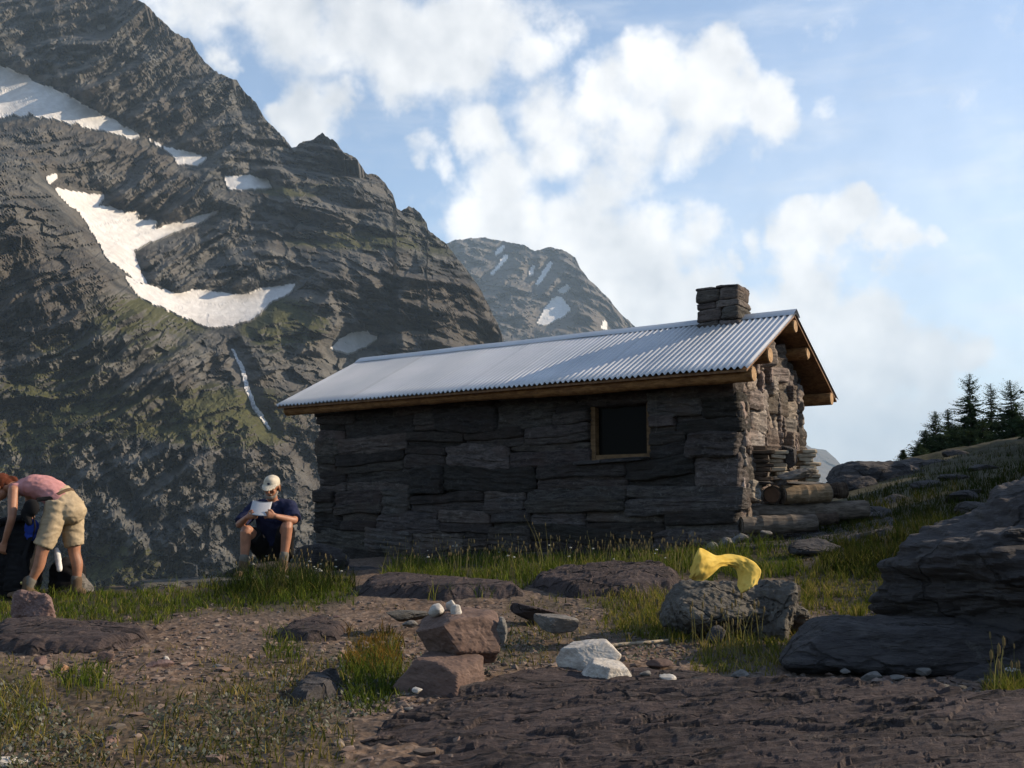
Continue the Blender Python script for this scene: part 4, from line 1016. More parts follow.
put_rock('rock', 660, 664, 5.0, (.14, .09, .05), R_RED, 'brownish flat stone between white rocks and twig', 213, n=4, planes=8)
put_rock('rock', 856, 738, 3.7, (.045, .04, .06), plain('tan_stone', (.30, .22, .13), .9, .2, 30.), 'small tan stone standing on the bedrock sheet', 214, n=3)
put_rock('rock', 74, 586, 9.7, (.44, .34, .36), R_GREY, 'grey rock behind the legs of the bending hiker', 215, n=4, planes=10)
put_rock('rock', 1005, 648, 4.9, (.24, .2, .14), R_RED, 'brown stone wedged below the big boulder', 216, n=4, planes=9)
# rocks around the seated hiker
put_rock('boulder', 272, 576, 10.55, (1.15, 1.0, .50), R_DARK, 'low dark rock the reading hiker sits on', 221, n=5, planes=12, flat_top=.55, rough=.05, cat='boulder')
put_rock('boulder', 316, 572, 11.2, (.75, .6, .75), R_DARK, 'dark boulder between the reading hiker and the hut', 223, n=5, planes=11, rough=.05, cat='boulder')
put_rock('boulder', 352, 578, 11.2, (.8, .5, .30), R_DARK, 'low dark rock against the left end of the hut wall', 224, n=5, planes=11, rough=.06, cat='boulder')
# rocky crest on the slope at the right
put_rock('boulder', 884, 482, 23., (2.6, 1.9, .95), R_DARK, 'low brown outcrop on the skyline right of the woodpile', 231, n=5, planes=12, rough=.07, strata=.05, cat='outcrop')
put_rock('boulder', 932, 474, 26., (3.6, 2.2, 1.1), R_DARK, 'long dark outcrop on the skyline below the small firs', 232, n=5, planes=12, rough=.07, strata=.06, cat='outcrop')
put_rock('boulder', 857, 489, 20.5, (1.3, 1.1, .6), R_DARK, 'low outcrop nearest the woodpile on the skyline', 234, n=5, planes=12, rough=.06, strata=.05, cat='outcrop')
put_rock('boulder', 900, 508, 16., (1.3, .9, .45), R_DARK, 'half buried dark rock in the grassy slope', 235, n=5, planes=12, rough=.06, cat='outcrop')
r0 = np.random.default_rng(23)
for k in range(26):
    px, py = r0.uniform(600, 1015), r0.uniform(664, 712); p = ground_at(px, py)[0]; w = r0.uniform(.03, .085)
    P, F = rock_shape(w * 1.3, w, w * r0.uniform(.45, .75), 700 + k, n=3, planes=9, sharp=24, rough=.03)
    tag(mobj('pebble', P + p + (0, 0, .035), F, (R_GREY, R_WHITE, R_GREY, R_LICH)[k % 4]), 'pale pebble lying in the dark gravel between the bedrock and the boulders', 'pebble', 'pale pebbles in the dark gravel')
for k in range(18):
    px, py = r0.uniform(815, 1020), r0.uniform(462, 556); p = ground_at(px, py)[0]; w = r0.uniform(.10, .34) * (1 + p[1] / 25)
    P, F = rock_shape(w * 1.5, w, w * r0.uniform(.4, .6), 800 + k, n=4, planes=10, sharp=18, rough=.06, strata=.04)
    tag(mobj('rock', P + p + (0, 0, .03), F, R_DARK), 'dark weathered rock half sunk in the grassy slope below the firs', 'rock', 'rocks on the grassy slope')
# loose stones scattered over the gravel: nothing tells them apart
r0 = np.random.default_rng(41)
MS = [R_RED, R_GREY, R_PINK, R_PURPLE]
k = 0
while k < 46:
    px, py = r0.uniform(-10, 1034), r0.uniform(606, 752)
    if px > 560 and py > 712: continue
    if 350 < px and py > 712: continue
    if any(poly_sdf(np.array([px]), np.array([py]), g[0])[0] > -3 for g in GRASS if g[1] > 1400): continue
    p = ground_at(px, py)[0]; s = r0.uniform(.025, .06)
    P, F = rock_shape(s * r0.uniform(1, 1.7), s * r0.uniform(.8, 1.3), s * r0.uniform(.4, .8), 300 + k, n=3, planes=9, sharp=22, rough=.03)
    tag(mobj('stone', P + p + (0, 0, s * .12), F, MS[k % 4]), 'small loose stone scattered on the gravel around the boulders', 'stone', 'loose stones on the gravel'); k += 1
def build_gravel():
    r0 = np.random.default_rng(5); mb = MB(); V0, F0 = ico(1)
    n = 32000
    px = r0.uniform(-340, 1120, n); py = 600 + 168 * r0.uniform(0, 1, n) ** .8
    keep = np.ones(n, bool)
    for poly, c, h, kk in GRASS:
        if c > 1000: keep &= (poly_sdf(px, py, poly) < 2) | (r0.uniform(size=n) < .12)
    keep &= ~((px > 350) & (py > 714) & (r0.uniform(size=n) < .93))
    keep &= fbm(np.stack([px / 60, py / 22, px * 0], -1), 3) + r0.uniform(-.4, .55, n) > 0
    P = ground_at(px[keep], py[keep]); m = len(P)
    s = np.clip(r0.lognormal(math.log(.0085), .55, m), .004, .024)
    sc = np.stack([s * r0.uniform(.8, 1.7, m), s * r0.uniform(.8, 1.4, m), s * r0.uniform(.35, .8, m)], -1)
    a = r0.uniform(0, 6.28, m)
    jit = V0[None] * (1 + .28 * r0.normal(size=(m, len(V0), 1)).clip(-1.2, 1.2))
    q = jit * sc[:, None]
    x = q[..., 0] * np.cos(a)[:, None] - q[..., 1] * np.sin(a)[:, None]; y = q[..., 0] * np.sin(a)[:, None] + q[..., 1] * np.cos(a)[:, None]
    Q = np.stack([x, y, q[..., 2]], -1) + (P + np.stack([0 * s, 0 * s, s * .15], -1))[:, None]
    F = (F0[None] + (np.arange(m) * len(V0))[:, None, None]).reshape(-1, 3)
    base = np.array([(.20, .13, .10), (.14, .095, .085), (.25, .19, .16), (.10, .08, .075), (.30, .25, .20)])[r0.choice(5, m, p=[.3, .27, .2, .17, .06])]
    base = base * r0.uniform(.30, 1.05, (m, 1))
    def f(t, co, b): return {'Base Color': t.mix(.5, t('ShaderNodeAttribute', attribute_name='tint').outputs[0], t.mix(t.noise(co, 60., 3), (.04, .035, .03), (.19, .15, .125)))}
    o = mobj('gravel', Q.reshape(-1, 3), F, material('loose_gravel', f, .95, .15), col=np.repeat(base, len(V0), 0), origin=(0, 0, 0)); tag(o, 'fine reddish gravel strewn over the bare ground', 'gravel', kind='stuff')
build_gravel()
# twig and little sticks
V, F = frame_rings(np.concatenate([ground_at([598, 622, 648, 668], [652, 650, 648, 645])]) + np.array([0, 0, .018]), [.010, .011, .010, .007], 8)
tag(mobj('twig', V, F, W_PALE), 'thin dry twig lying right of the white rocks', 'twig')

# ------------------------------------------------------------------ yellow cloth draped on its boulder
def build_cloth():
    K = np.array([0, .1, .2, .3, .4, .5, .62, .75, .87, 1.])
    T = np.array([(690, 577), (693, 560), (699, 547), (706, 550), (716, 556), (728, 553.5), (743, 556), (755, 562), (762, 571), (757, 584)], float)
    B = np.array([(692, 580), (697, 581), (704, 581), (713, 574), (721, 566), (729, 566), (736, 569), (738, 577), (737, 586), (741, 593)], float)
    YD = np.array([5.98, 5.95, 5.94, 5.98, 6.05, 6.14, 6.16, 6.12, 6.04, 5.98])
    s = np.linspace(0, 1, 70); t = np.linspace(0, 1, 26)
    def sm(A): return np.stack([np.interp(s, K, A[:, i]) for i in range(A.shape[1])], -1)
    def blur(A):
        for _ in range(4): A[1:-1] = .25 * A[:-2] + .5 * A[1:-1] + .25 * A[2:]
        return A
    Ts, Bs = blur(sm(T)), blur(sm(B)); Y = blur(sm(YD[:, None]))[:, 0]
    px = Ts[:, None, 0] * (1 - t)[None, :, None][..., 0] + Bs[:, None, 0] * t[None]
    py = Ts[:, None, 1] * (1 - t)[None] + Bs[:, None, 1] * t[None]
    D = Y[:, None] - .040 * np.sin(t * math.pi)[None] + .05 * (1 - t)[None] * (1 - np.abs(2 * s - 1))[:, None]
    q = np.stack([s[:, None] * 5 + 0 * t[None], t[None] * 2.2 + s[:, None] * 2.0, 0 * D], -1)
    D = D + .020 * fbm(q, 3) - .016 * ridged(np.stack([s[:, None] * 7 + t[None] * 1.5, t[None] * 2.0 - s[:, None] * 3, 0 * D + 2], -1), 2) + .006 * fbm(q * 5, 3)
    P = np.stack([ray(px, py)[0] * D, D, ray(px, py)[1] * D], -1)
    n0, n1 = D.shape; f = grid_faces(n0, n1); N = n0 * n1
    du = np.gradient(P, axis=0); dv = np.gradient(P, axis=1); nr = np.cross(du, dv); nr /= np.linalg.norm(nr, axis=-1)[..., None] + 1e-9
    back = P + .009 * np.where(nr[..., 1:2] > 0, nr, -nr)
    I = np.arange(N).reshape(n0, n1); e = [np.stack([i[:-1], i[1:], i[1:] + N, i[:-1] + N], -1) for i in (I[:, 0], I[:, -1], I[0], I[-1])]
    def mt(t_, co, b):
        n = t_.noise(co, 9., 5, .6); w = t_('ShaderNodeTexWave', {'Vector': co, 'Scale': 60., 'Distortion': 1.5}).outputs[1]
        return {'Base Color': t_.mix(t_.rng(n, .3, .7), (.40, .275, .050), (.52, .38, .095)), 'Normal': t_.bump(t_.math('ADD', n, t_.math('MULTIPLY', w, .15)), .5, .006)}
    m = material('yellow_cotton', mt, .95, .1)
    o = mobj('cloth', np.concatenate([P.reshape(-1, 3), back.reshape(-1, 3)]), [np.concatenate([f, f[:, ::-1] + N] + e)], m, smooth=True)
    tag(o, 'crumpled yellow cloth spread to dry on a boulder', 'cloth')
build_cloth()

# ------------------------------------------------------------------ grass, cushion plants and weeds
def leaf_mat(name, trans=.35):
    m = bpy.data.materials.new(name); m.use_nodes = True; t = NT(m.node_tree); t.n.clear()
    out = t('ShaderNodeOutputMaterial'); c = t('ShaderNodeAttribute', attribute_name='tint').outputs[0]
    d = t('ShaderNodeBsdfDiffuse', {'Color': c}); tr = t('ShaderNodeBsdfTranslucent', {'Color': c})
    g = t('ShaderNodeMixShader', {0: trans, 1: d.outputs[0], 2: tr.outputs[0]}); t.l.new(g.outputs[0], out.inputs[0]); return m
M_GRASS = leaf_mat('grass_blades'); M_LEAF = leaf_mat('small_leaves', .25)
PAL = {'g': [(0.0633, 0.0862, 0.0137), (0.0894, 0.1035, 0.0186), (0.0373, 0.0586, 0.0112), (0.1490, 0.1311, 0.0373)], 'y': [(0.1011, 0.1080, 0.0194), (0.1477, 0.1296, 0.0324), (0.0622, 0.0792, 0.0130), (0.2022, 0.1584, 0.0583)],
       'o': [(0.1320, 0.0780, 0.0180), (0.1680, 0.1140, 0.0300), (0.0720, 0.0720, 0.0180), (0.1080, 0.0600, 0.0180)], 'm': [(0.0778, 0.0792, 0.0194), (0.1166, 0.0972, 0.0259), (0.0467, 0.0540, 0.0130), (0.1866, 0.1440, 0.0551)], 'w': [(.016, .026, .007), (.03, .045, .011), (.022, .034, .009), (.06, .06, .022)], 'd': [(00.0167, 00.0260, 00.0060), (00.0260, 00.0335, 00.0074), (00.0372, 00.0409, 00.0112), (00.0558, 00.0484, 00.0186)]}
def blades(P, h, col, wid, r0, lean=.35, seg=3):
    m = len(P); a = r0.uniform(0, 6.28, m); d = np.stack([np.cos(a), np.sin(a), 0 * a], -1)
    l = (lean * r0.uniform(.2, 1.6, m) * h)[:, None] * d
    a2 = r0.uniform(0, 6.28, m); sdir = np.stack([np.cos(a2), np.sin(a2), 0 * a2], -1)
    V = []
    for k in range(seg + 1):
        f = k / seg; c = P + l * f ** 2 + np.array([0, 0, 1.]) * (h * (f - .18 * f ** 2 * lean * 2))[:, None]
        w = (wid * (1 - f ** 1.6) + .0004)[:, None] * sdir
        V += [c - w, c + w]
    V = np.stack(V, 1); nv = V.shape[1]
    f0 = np.array([(2 * k, 2 * k + 1, 2 * k + 3, 2 * k + 2) for k in range(seg)])
    F = (f0[None] + (np.arange(m) * nv)[:, None, None]).reshape(-1, 4)
    shade = np.repeat(col, nv, 0)
    return V.reshape(-1, 3), F, shade
def poly_points(poly, n, r0, soft=9):
    p = np.asarray(poly, float); x0, y0 = p.min(0) - soft; x1, y1 = p.max(0) + soft; out = []
    tot = 0
    while tot < n:
        px, py = r0.uniform(x0, x1, n * 3), r0.uniform(y0, y1, n * 3)
        s = poly_sdf(px, py, p) + 16 * fbm(np.stack([px / 22, py / 9, 0 * px + n], -1), 3)
        k = (s > -soft * r0.uniform(0, 1, len(s))) & (fbm(np.stack([px / 11, py / 4.5, 0 * px + 3 + n], -1), 3) > -.06 + .13 * r0.normal(size=len(s)))
        out.append(np.stack([px[k], py[k]], -1)); tot += k.sum()
        if k.sum() == 0: break
    return np.concatenate(out)[:n]
def build_grass():
    r0 = np.random.default_rng(77); mb = MB()
    for poly, n, h, kk in GRASS:
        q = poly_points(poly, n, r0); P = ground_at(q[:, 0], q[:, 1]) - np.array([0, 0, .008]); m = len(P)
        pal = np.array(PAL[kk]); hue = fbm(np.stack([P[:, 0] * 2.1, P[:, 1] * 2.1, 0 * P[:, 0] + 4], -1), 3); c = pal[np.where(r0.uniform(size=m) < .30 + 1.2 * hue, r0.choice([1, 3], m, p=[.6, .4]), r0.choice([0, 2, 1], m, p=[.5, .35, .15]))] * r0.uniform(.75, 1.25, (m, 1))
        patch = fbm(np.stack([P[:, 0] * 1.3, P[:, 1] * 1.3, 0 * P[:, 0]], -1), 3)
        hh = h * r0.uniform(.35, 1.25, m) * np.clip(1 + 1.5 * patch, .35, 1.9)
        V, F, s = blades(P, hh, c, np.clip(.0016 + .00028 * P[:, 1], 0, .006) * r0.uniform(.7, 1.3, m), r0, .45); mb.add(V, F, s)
    # sparse thin blades over the open ground
    n = 2600; px = r0.uniform(-30, 700, n); py = r0.uniform(606, 768, n); k = (fbm(np.stack([px / 40, py / 18, 0 * px + 8], -1), 3) > .06) & ~((px > 345) & (py > 690))
    P = ground_at(px[k], py[k]); m = len(P); pal = np.array(PAL['m'])
    V, F, s = blades(P, .06 * r0.uniform(.4, 1.3, m), pal[r0.choice(4, m)] * r0.uniform(.7, 1.2, (m, 1)), np.full(m, .0022), r0, .7); mb.add(V, F, s)
    o = mb.build('grass', M_GRASS); tag(o, 'green and straw coloured alpine grass in tufts and strips', 'grass', kind='stuff')
    # seed stalks in front of the wall and white flower heads
    mb = MB()
    for x0, x1, y0, y1, n, hh in ((380, 700, 560, 580, 230, .30), (540, 552, 572, 578, 4, .62), (235, 345, 574, 588, 70, .26), (690, 770, 640, 664, 40, .26), (600, 690, 610, 640, 40, .2), (990, 1030, 690, 712, 12, .24)):
        px, py = r0.uniform(x0, x1, n), r0.uniform(y0, y1, n); P = ground_at(px, py); h = hh * r0.uniform(.6, 1.2, n)
        V, F, s = blades(P, h, np.tile([(.13, .125, .05)], (n, 1)) * r0.uniform(.7, 1.3, (n, 1)), np.full(n, .003), r0, .25, 3); mb.add(V, F, s)
        tips = V.reshape(n, 8, 3)[:, 6]; V0, F0 = ico(1)
        Q = tips[:, None] + V0[None] * np.array([.006, .006, .022]) * r0.uniform(.6, 1.3, (n, 1, 1)); mb.add(Q.reshape(-1, 3), (F0[None] + (np.arange(n) * len(V0))[:, None, None]).reshape(-1, 3), (.17, .135, .07))
    o = mb.build('seeding_grass', M_GRASS); tag(o, 'tall grass stalks gone to seed in front of the dark wall', 'grass', kind='stuff')
    mb = MB(); n = 34; px = np.concatenate([r0.uniform(236, 345, 18), r0.uniform(400, 690, 16)]); py = np.concatenate([r0.uniform(570, 586, 18), r0.uniform(560, 574, 16)]); P = ground_at(px, py); V0, F0 = ico(1)
    h = r0.uniform(.10, .24, n); Q = (P + np.stack([0 * h, 0 * h, h], -1))[:, None] + V0[None] * np.array([.016, .016, .009]) * r0.uniform(.6, 1.2, (n, 1, 1))
    mb.add(Q.reshape(-1, 3), (F0[None] + (np.arange(n) * len(V0))[:, None, None]).reshape(-1, 3), (.42, .42, .38))
    V, F, s = blades(P, h, np.tile([(.07, .10, .03)], (n, 1)), np.full(n, .003), r0, .02); mb.add(V, F, s)
    o = mb.build('wildflowers', M_GRASS); tag(o, 'small white flower heads among the grass by the wall', 'wildflowers', kind='stuff')
def build_cushions():
    """mats of grey-green leaves in the lower left"""
    r0 = np.random.default_rng(9); mb = MB()
    for poly, n in (([(-30,700),(60,715),(120,760),(-30,790)], 2600), ([(150,720),(260,690),(330,668),(440,655),(500,640),(545,640),(520,660),(400,690),(340,720),(300,745),(180,768)], 6500), ([(-30,680),(30,690),(40,720),(-30,730)], 1200), ([(600,640),(690,640),(690,662),(600,660)], 900), ([(470,634),(545,628),(555,650),(480,660)], 700)):
        q = poly_points(poly, n, r0, 12); q = q[:int(len(q) * .6)]; P = ground_at(q[:, 0], q[:, 1]); m = len(P)
        a = r0.uniform(0, 6.28, m); el = r0.uniform(.2, 1.3, m); d = np.stack([np.cos(a) * np.cos(el), np.sin(a) * np.cos(el), np.sin(el)], -1)
        sd = np.cross(d, np.stack([0 * a, 0 * a, 1 + 0 * a], -1)); sd /= np.linalg.norm(sd, axis=1)[:, None]
        l = r0.uniform(.010, .024, m)[:, None]; w = l * .32; up = np.stack([0 * a, 0 * a, r0.uniform(0, .022, m)], -1)
        b = P + up; V = np.stack([b, b + d * l * .55 - sd * w, b + d * l, b + d * l * .55 + sd * w], 1)
        pal = np.array([(.115, .125, .10), (.08, .09, .062), (.17, .172, .145), (.05, .06, .028), (.10, .08, .036)]); c = pal[r0.choice(5, m, p=[.3, .25, .13, .2, .12])] * r0.uniform(.7, 1.15, (m, 1))
        mb.add(V.reshape(-1, 3), np.arange(4 * m).reshape(-1, 4), np.repeat(c, 4, 0))
    o = mb.build('ground_cover', M_LEAF); tag(o, 'mat of small silvery green leaves over the lower left ground', 'ground cover', kind='stuff')
build_grass(); build_cushions()

# ------------------------------------------------------------------ subalpine firs on the slope
M_BARK = plain('fir_bark', (.07, .052, .04), .95, .3, 12., .5, .02)
def fir(px, pt, pb, Y, rad, seed, label, group='firs on the slope at the right'):
    r0 = np.random.default_rng(seed); x = float(ray(px, 450)[0]) * Y; ztop = float(ray(px, pt)[1]) * Y; zb = min(float(zt(x, Y)), float(ray(px, pb)[1]) * Y); h = ztop - zb
    root = empty('fir_tree', (x, Y, zb), label, 'fir tree', group)
    z = np.linspace(-.2, h * .985, 14); lean = .02 * h * r0.normal(size=2)
    P = np.stack([x + lean[0] * (z / h) ** 2, Y + lean[1] * (z / h) ** 2, zb + z], -1)
    V, F = frame_rings(P, .018 * h * (1 - z / h * .95).clip(.03) + .006, 8); mobj('trunk', V, F, M_BARK, root)
    VV = []; CC = []
    zz = .05 * h
    while zz < h * .99:
        f = zz / h; L = 1.9 * rad * (1 - f) ** .95 * (1 + .22 * r0.normal()) + .045 * h * (f < .96)
        nb = r0.integers(7, 12) if f < .9 else 5
        for b in range(nb):
            if r0.random() < .10 and f < .85: continue
            a = r0.uniform(0, 6.28); l = L * r0.uniform(.55, 1.15); ns = max(4, int(l / .055))
            t = np.linspace(.06, 1, ns)[:, None]; dirh = np.array([math.cos(a), math.sin(a), 0]); droop = r0.uniform(-.30, .04) if f < .75 else r0.uniform(.1, .6)
            c = np.array([x + lean[0] * f * f, Y + lean[1] * f * f, zb + zz]) + dirh * l * t + ZD * (l * (droop * t + .22 * t ** 2.5))
            sd = np.array([-math.sin(a), math.cos(a), 0])
            for rep in range(3):
                n = len(c); wlen = (.05 + .30 * l * (1 - t[:, 0] * .75)) * r0.uniform(.5, 1.1, n) * (.8 if rep < 2 else .5)
                sg = 1 if rep == 0 else -1 if rep == 1 else 0
                d = (sd * sg * 1.0 + dirh * .75)[None] + r0.normal(size=(n, 3)) * .22; d = d / np.linalg.norm(d, axis=1)[:, None]
                if rep == 2: d = d + ZD * .5
                up = np.cross(d, sd[None] if rep == 2 else dirh[None]) + r0.normal(size=(n, 3)) * .35; up /= np.linalg.norm(up, axis=1)[:, None]
                wd = np.cross(d, up); wd /= np.linalg.norm(wd, axis=1)[:, None]
                e = wlen[:, None]
                q = np.stack([c - wd * .02, c + d * e * .5 - wd * e * .30, c + d * e, c + d * e * .5 + wd * e * .30], 1); VV.append(q)
                CC.append(np.repeat(np.array([(.030, .050, .026)]) * r0.uniform(.55, 1.5, (n, 1)) + np.array([(.008, .006, 0)]) * r0.uniform(0, 1, (n, 1)), 4, 0))
        zz += h * r0.uniform(.013, .026) * (1.3 - .5 * f)
    q = np.concatenate(VV); mobj('crown', q.reshape(-1, 3), np.arange(len(q) * 4).reshape(-1, 4), M_LEAF, root, col=np.concatenate(CC))
for i, a in enumerate([(972, 373, 462, 42., .62, 'tallest fir, its thin spire highest of the clump'), (951, 409, 458, 41., .42, 'slim fir just left of the tallest one'), (937, 411, 462, 40., .55, 'leftmost fir of the main clump'),
    (993, 383, 460, 43., .5, 'narrow fir just right of the tallest spire'), (1014, 379, 470, 41., .72, 'broad fir at the right edge of the clump'), (1046, 362, 470, 42., .8, 'fir mostly cut off by the right edge'), (984, 420, 466, 39., .7, 'short bushy fir in front of the tallest one'),
    (958, 425, 466, 38.5, .62, 'short bushy fir filling the gap below the slim fir'), (1003, 418, 470, 38., .7, 'dense low fir in front at the right of the clump'), (970, 428, 470, 37., .8, 'low spreading fir in front of the middle of the clump'), (1020, 415, 474, 37., .9, 'low spreading fir at the right edge in front of the broad one'), (943, 434, 468, 38., .6, 'low rounded fir at the left foot of the clump'), (926, 430, 462, 37.5, .42, 'small fir standing just left of the clump'),
    (1125, 285, 470, 22., 1.1, 'bushy fir beyond the right edge, closest to the camera of all'), (1130, 290, 470, 24.5, 1.2, 'bushy fir beyond the right edge, second closest to the camera'), (1120, 300, 470, 27., 1.2, 'bushy fir beyond the right edge, third closest to the camera'),  # firs in this row and the next are added unseen to shade the slope
    (1095, 330, 470, 31., .8, 'tall fir beyond the right edge, nearest of those out of view'), (1140, 330, 470, 33., .9, 'tall fir beyond the right edge, second of those out of view'), (1190, 330, 460, 35., .9, 'tall fir beyond the right edge, third of those out of view'), (1110, 340, 455, 38., .9, 'tall fir beyond the right edge, behind the nearest of those out of view'), (1160, 345, 455, 41., .9, 'tall fir beyond the right edge, farthest of those out of view'),
    (919, 443, 462, 36., .3, 'small lone fir left of the clump on the crest'), (903, 450, 462, 35., .14, 'tiny fir seedling farthest left on the crest')]):
    fir(*a[:5], 500 + i, a[5])
# ------------------------------------------------------------------ people
def ell(c, r, ax=None, n=3):
    V, F = ico(n); V = V * np.asarray(r, float)
    if ax is not None: V = V @ np.asarray(ax, float)
    return V + np.asarray(c, float), F
def limb(P, R, side=None, seg=14):
    P = np.asarray(P, float)
    R = np.array([r if np.ndim(r) else (r, r) for r in R], float)
    # resample smoothly
    t = np.concatenate([[0], np.cumsum(np.linalg.norm(np.diff(P, axis=0), axis=1))]); tt = np.linspace(0, t[-1], max(len(P) * 5, 8))
    Q = np.stack([np.interp(tt, t, P[:, i]) for i in range(3)], -1); RR = np.stack([np.interp(tt, t, R[:, i]) for i in range(2)], -1)
    for _ in range(2):
        Q[1:-1] = .25 * Q[:-2] + .5 * Q[1:-1] + .25 * Q[2:]; RR[1:-1] = .25 * RR[:-2] + .5 * RR[1:-1] + .25 * RR[2:]
    return frame_rings(Q, [tuple(r) for r in RR], seg, side, caps='round')
def skinned(name, pieces, mat, parent, voxel=.008, it=3, noise=0., seed=0.):
    mb = MB()
    for V, F in pieces: mb.add(V, F)
    o = mb.build(name, mat, parent, smooth=True)
    m = o.modifiers.new('fuse', 'REMESH'); m.mode = 'VOXEL'; m.voxel_size = voxel; m.use_smooth_shade = True
    if it: s = o.modifiers.new('soften', 'SMOOTH'); s.factor = .5; s.iterations = it
    bpy.context.view_layer.update()
    dg = bpy.context.evaluated_depsgraph_get()
    me = bpy.data.meshes.new_from_object(o.evaluated_get(dg)); me.name = name
    old = o.data; o.modifiers.clear(); o.data = me; bpy.data.meshes.remove(old)
    if not me.materials: me.materials.append(mat)
    if noise:
        n = len(me.vertices); co = np.zeros(n * 3, np.float32); me.vertices.foreach_get('co', co); co = co.reshape(-1, 3)
        nr = np.zeros(n * 3, np.float32); me.vertices.foreach_get('normal', nr); nr = nr.reshape(-1, 3)
        q = co * np.array([9, 9, 16]) + seed
        co = co + nr * (noise * (ridged(q, 2)) + noise * .7 * fbm(co * 7 + seed, 2))[:, None]
        me.vertices.foreach_set('co', co.ravel().astype(np.float32)); me.update()
    me.polygons.foreach_set('use_smooth', np.ones(len(me.polygons), bool))
    return o
def nv(v): v = np.asarray(v, float); return v / np.linalg.norm(v)
def hand(w, d, nrm, thumb, curl=.6, s=1.):
    """palm, four unequal bent fingers and a thumb from the palm's side. w wrist, d along the hand, nrm back of the hand, thumb side direction"""
    w, d, nrm, th = np.asarray(w, float), nv(d), nv(nrm), nv(thumb); out = []
    out.append(limb([w - d * .02, w + d * .03 * s, w + d * .085 * s], [(.026 * s, .02 * s), (.036 * s, .017 * s), (.040 * s, .014 * s)], side=th))
    for k, (o, l) in enumerate(((.030, .072), (.011, .080), (-.009, .074), (-.027, .058))):
        b = w + d * .075 * s + th * o * s; a1, a2 = curl * .7, curl * 1.6
        p1 = b + (d * math.cos(a1) - nrm * math.sin(a1)) * l * .55 * s; p2 = p1 + (d * math.cos(a2) - nrm * math.sin(a2)) * l * .5 * s
        out.append(limb([b, p1, p2], [.0095 * s, .0088 * s, .007 * s], seg=8))
    b = w + d * .025 * s + th * .030 * s; p1 = b + (d * .6 + th * .7) * .038 * s; p2 = p1 + (d * .9 - nrm * .3) * .034 * s
    out.append(limb([b, p1, p2], [.013 * s, .0105 * s, .008 * s], seg=8)); return out
def head_pieces(c, f, up, s=1.):
    """skull, jaw, brow, nose, ears; f where the face looks"""
    c = np.asarray(c, float); f = nv(f); r = nv(np.cross(f, up)); u = np.cross(r, f); A = np.array([r, f, u])
    P = lambda x, y, z: c + (x * r + y * f + z * u) * s
    return [ell(P(0, -.005, .03), (.076 * s, .094 * s, .088 * s), A), ell(P(0, .028, -.045), (.058 * s, .062 * s, .072 * s), A), ell(P(0, .062, -.092), (.030 * s, .026 * s, .022 * s), A),
            limb([P(0, .085, .022), P(0, .104, -.012), P(0, .112, -.026)], [.009 * s, .011 * s, .014 * s], seg=8), ell(P(-.032, .082, .030), (.024 * s, .012 * s, .009 * s), A), ell(P(.032, .082, .030), (.024 * s, .012 * s, .009 * s), A),
            ell(P(0, .086, -.062), (.026 * s, .010 * s, .010 * s), A), ell(P(-.036, .074, -.02), (.022 * s, .016 * s, .02 * s), A), ell(P(.036, .074, -.02), (.022 * s, .016 * s, .02 * s), A),
            ell(P(-.079, -.005, -.005), (.010 * s, .020 * s, .032 * s), A), ell(P(.079, -.005, -.005), (.010 * s, .020 * s, .032 * s), A)], P, A
def skin_mat(name, c):
    c = dk(c, .70)
    def f(t, co, b):
        n = t.noise(co, 14., 4, .6)
        return {'Base Color': t.mix(t.rng(n, .35, .65), tuple(x * .85 for x in c), tuple(min(1, x * 1.12) for x in c)), 'Subsurface Weight': .08, 'Subsurface Radius': (.02, .008, .004)}
    return material(name, f, .55, .4)
SKIN_M = skin_mat('sunburnt_skin', (.38, .175, .105)); SKIN_W = skin_mat('tanned_skin', (.37, .175, .105))
def cloth_mat(name, c, var=.18):
    c = dk(c, .72)
    def f(t, co, b):
        n = t.noise(co, 10., 5, .6); w = t.noise(co, 220., 2, .5)
        return {'Base Color': t.mix(t.rng(n, .3, .7), tuple(x * (1 - var) for x in c), tuple(x * (1 + var) for x in c)), 'Normal': t.bump(t.math('ADD', n, t.math('MULTIPLY', w, .2)), .5, .008)}
    return material(name, f, .92, .1)
C_NAVY = cloth_mat('navy_cotton', (.020, .025, .062)); C_BLACK = cloth_mat('black_cloth', (.014, .014, .016)); C_PINK = cloth_mat('pink_cotton', (.52, .255, .255)); C_KHAKI = cloth_mat('khaki_cotton', (.43, .345, .235))
C_CAP = cloth_mat('cream_cap_cloth', (.56, .51, .42)); C_SOCK = cloth_mat('grey_sock', (.15, .14, .125)); C_BOOT = cloth_mat('brown_boot', (.13, .09, .06)); C_WHITE = cloth_mat('white_cloth', (.72, .72, .72)); C_BLUE = cloth_mat('blue_nylon', (.03, .07, .42))
C_HAIRR = cloth_mat('auburn_hair', (.09, .028, .016), .4); C_GREY = cloth_mat('grey_beard', (.34, .29, .25), .3); C_DARKEYE = plain('dark_eye', (.02, .015, .012), .3)
def boot(ankle, toe, s=1.):
    a, t = np.asarray(ankle, float), np.asarray(toe, float); d = nv((t - a) * np.array([1, 1, 0]))
    return [limb([a + ZD * .06, a, a - ZD * .05], [.050 * s, .050 * s, .052 * s]), limb([a - ZD * .055 - d * .05, a - ZD * .058 + d * .06, a - ZD * .068 + d * .15], [(.046 * s, .040 * s), (.048 * s, .036 * s), (.040 * s, .026 * s)], side=np.cross(d, ZD))]

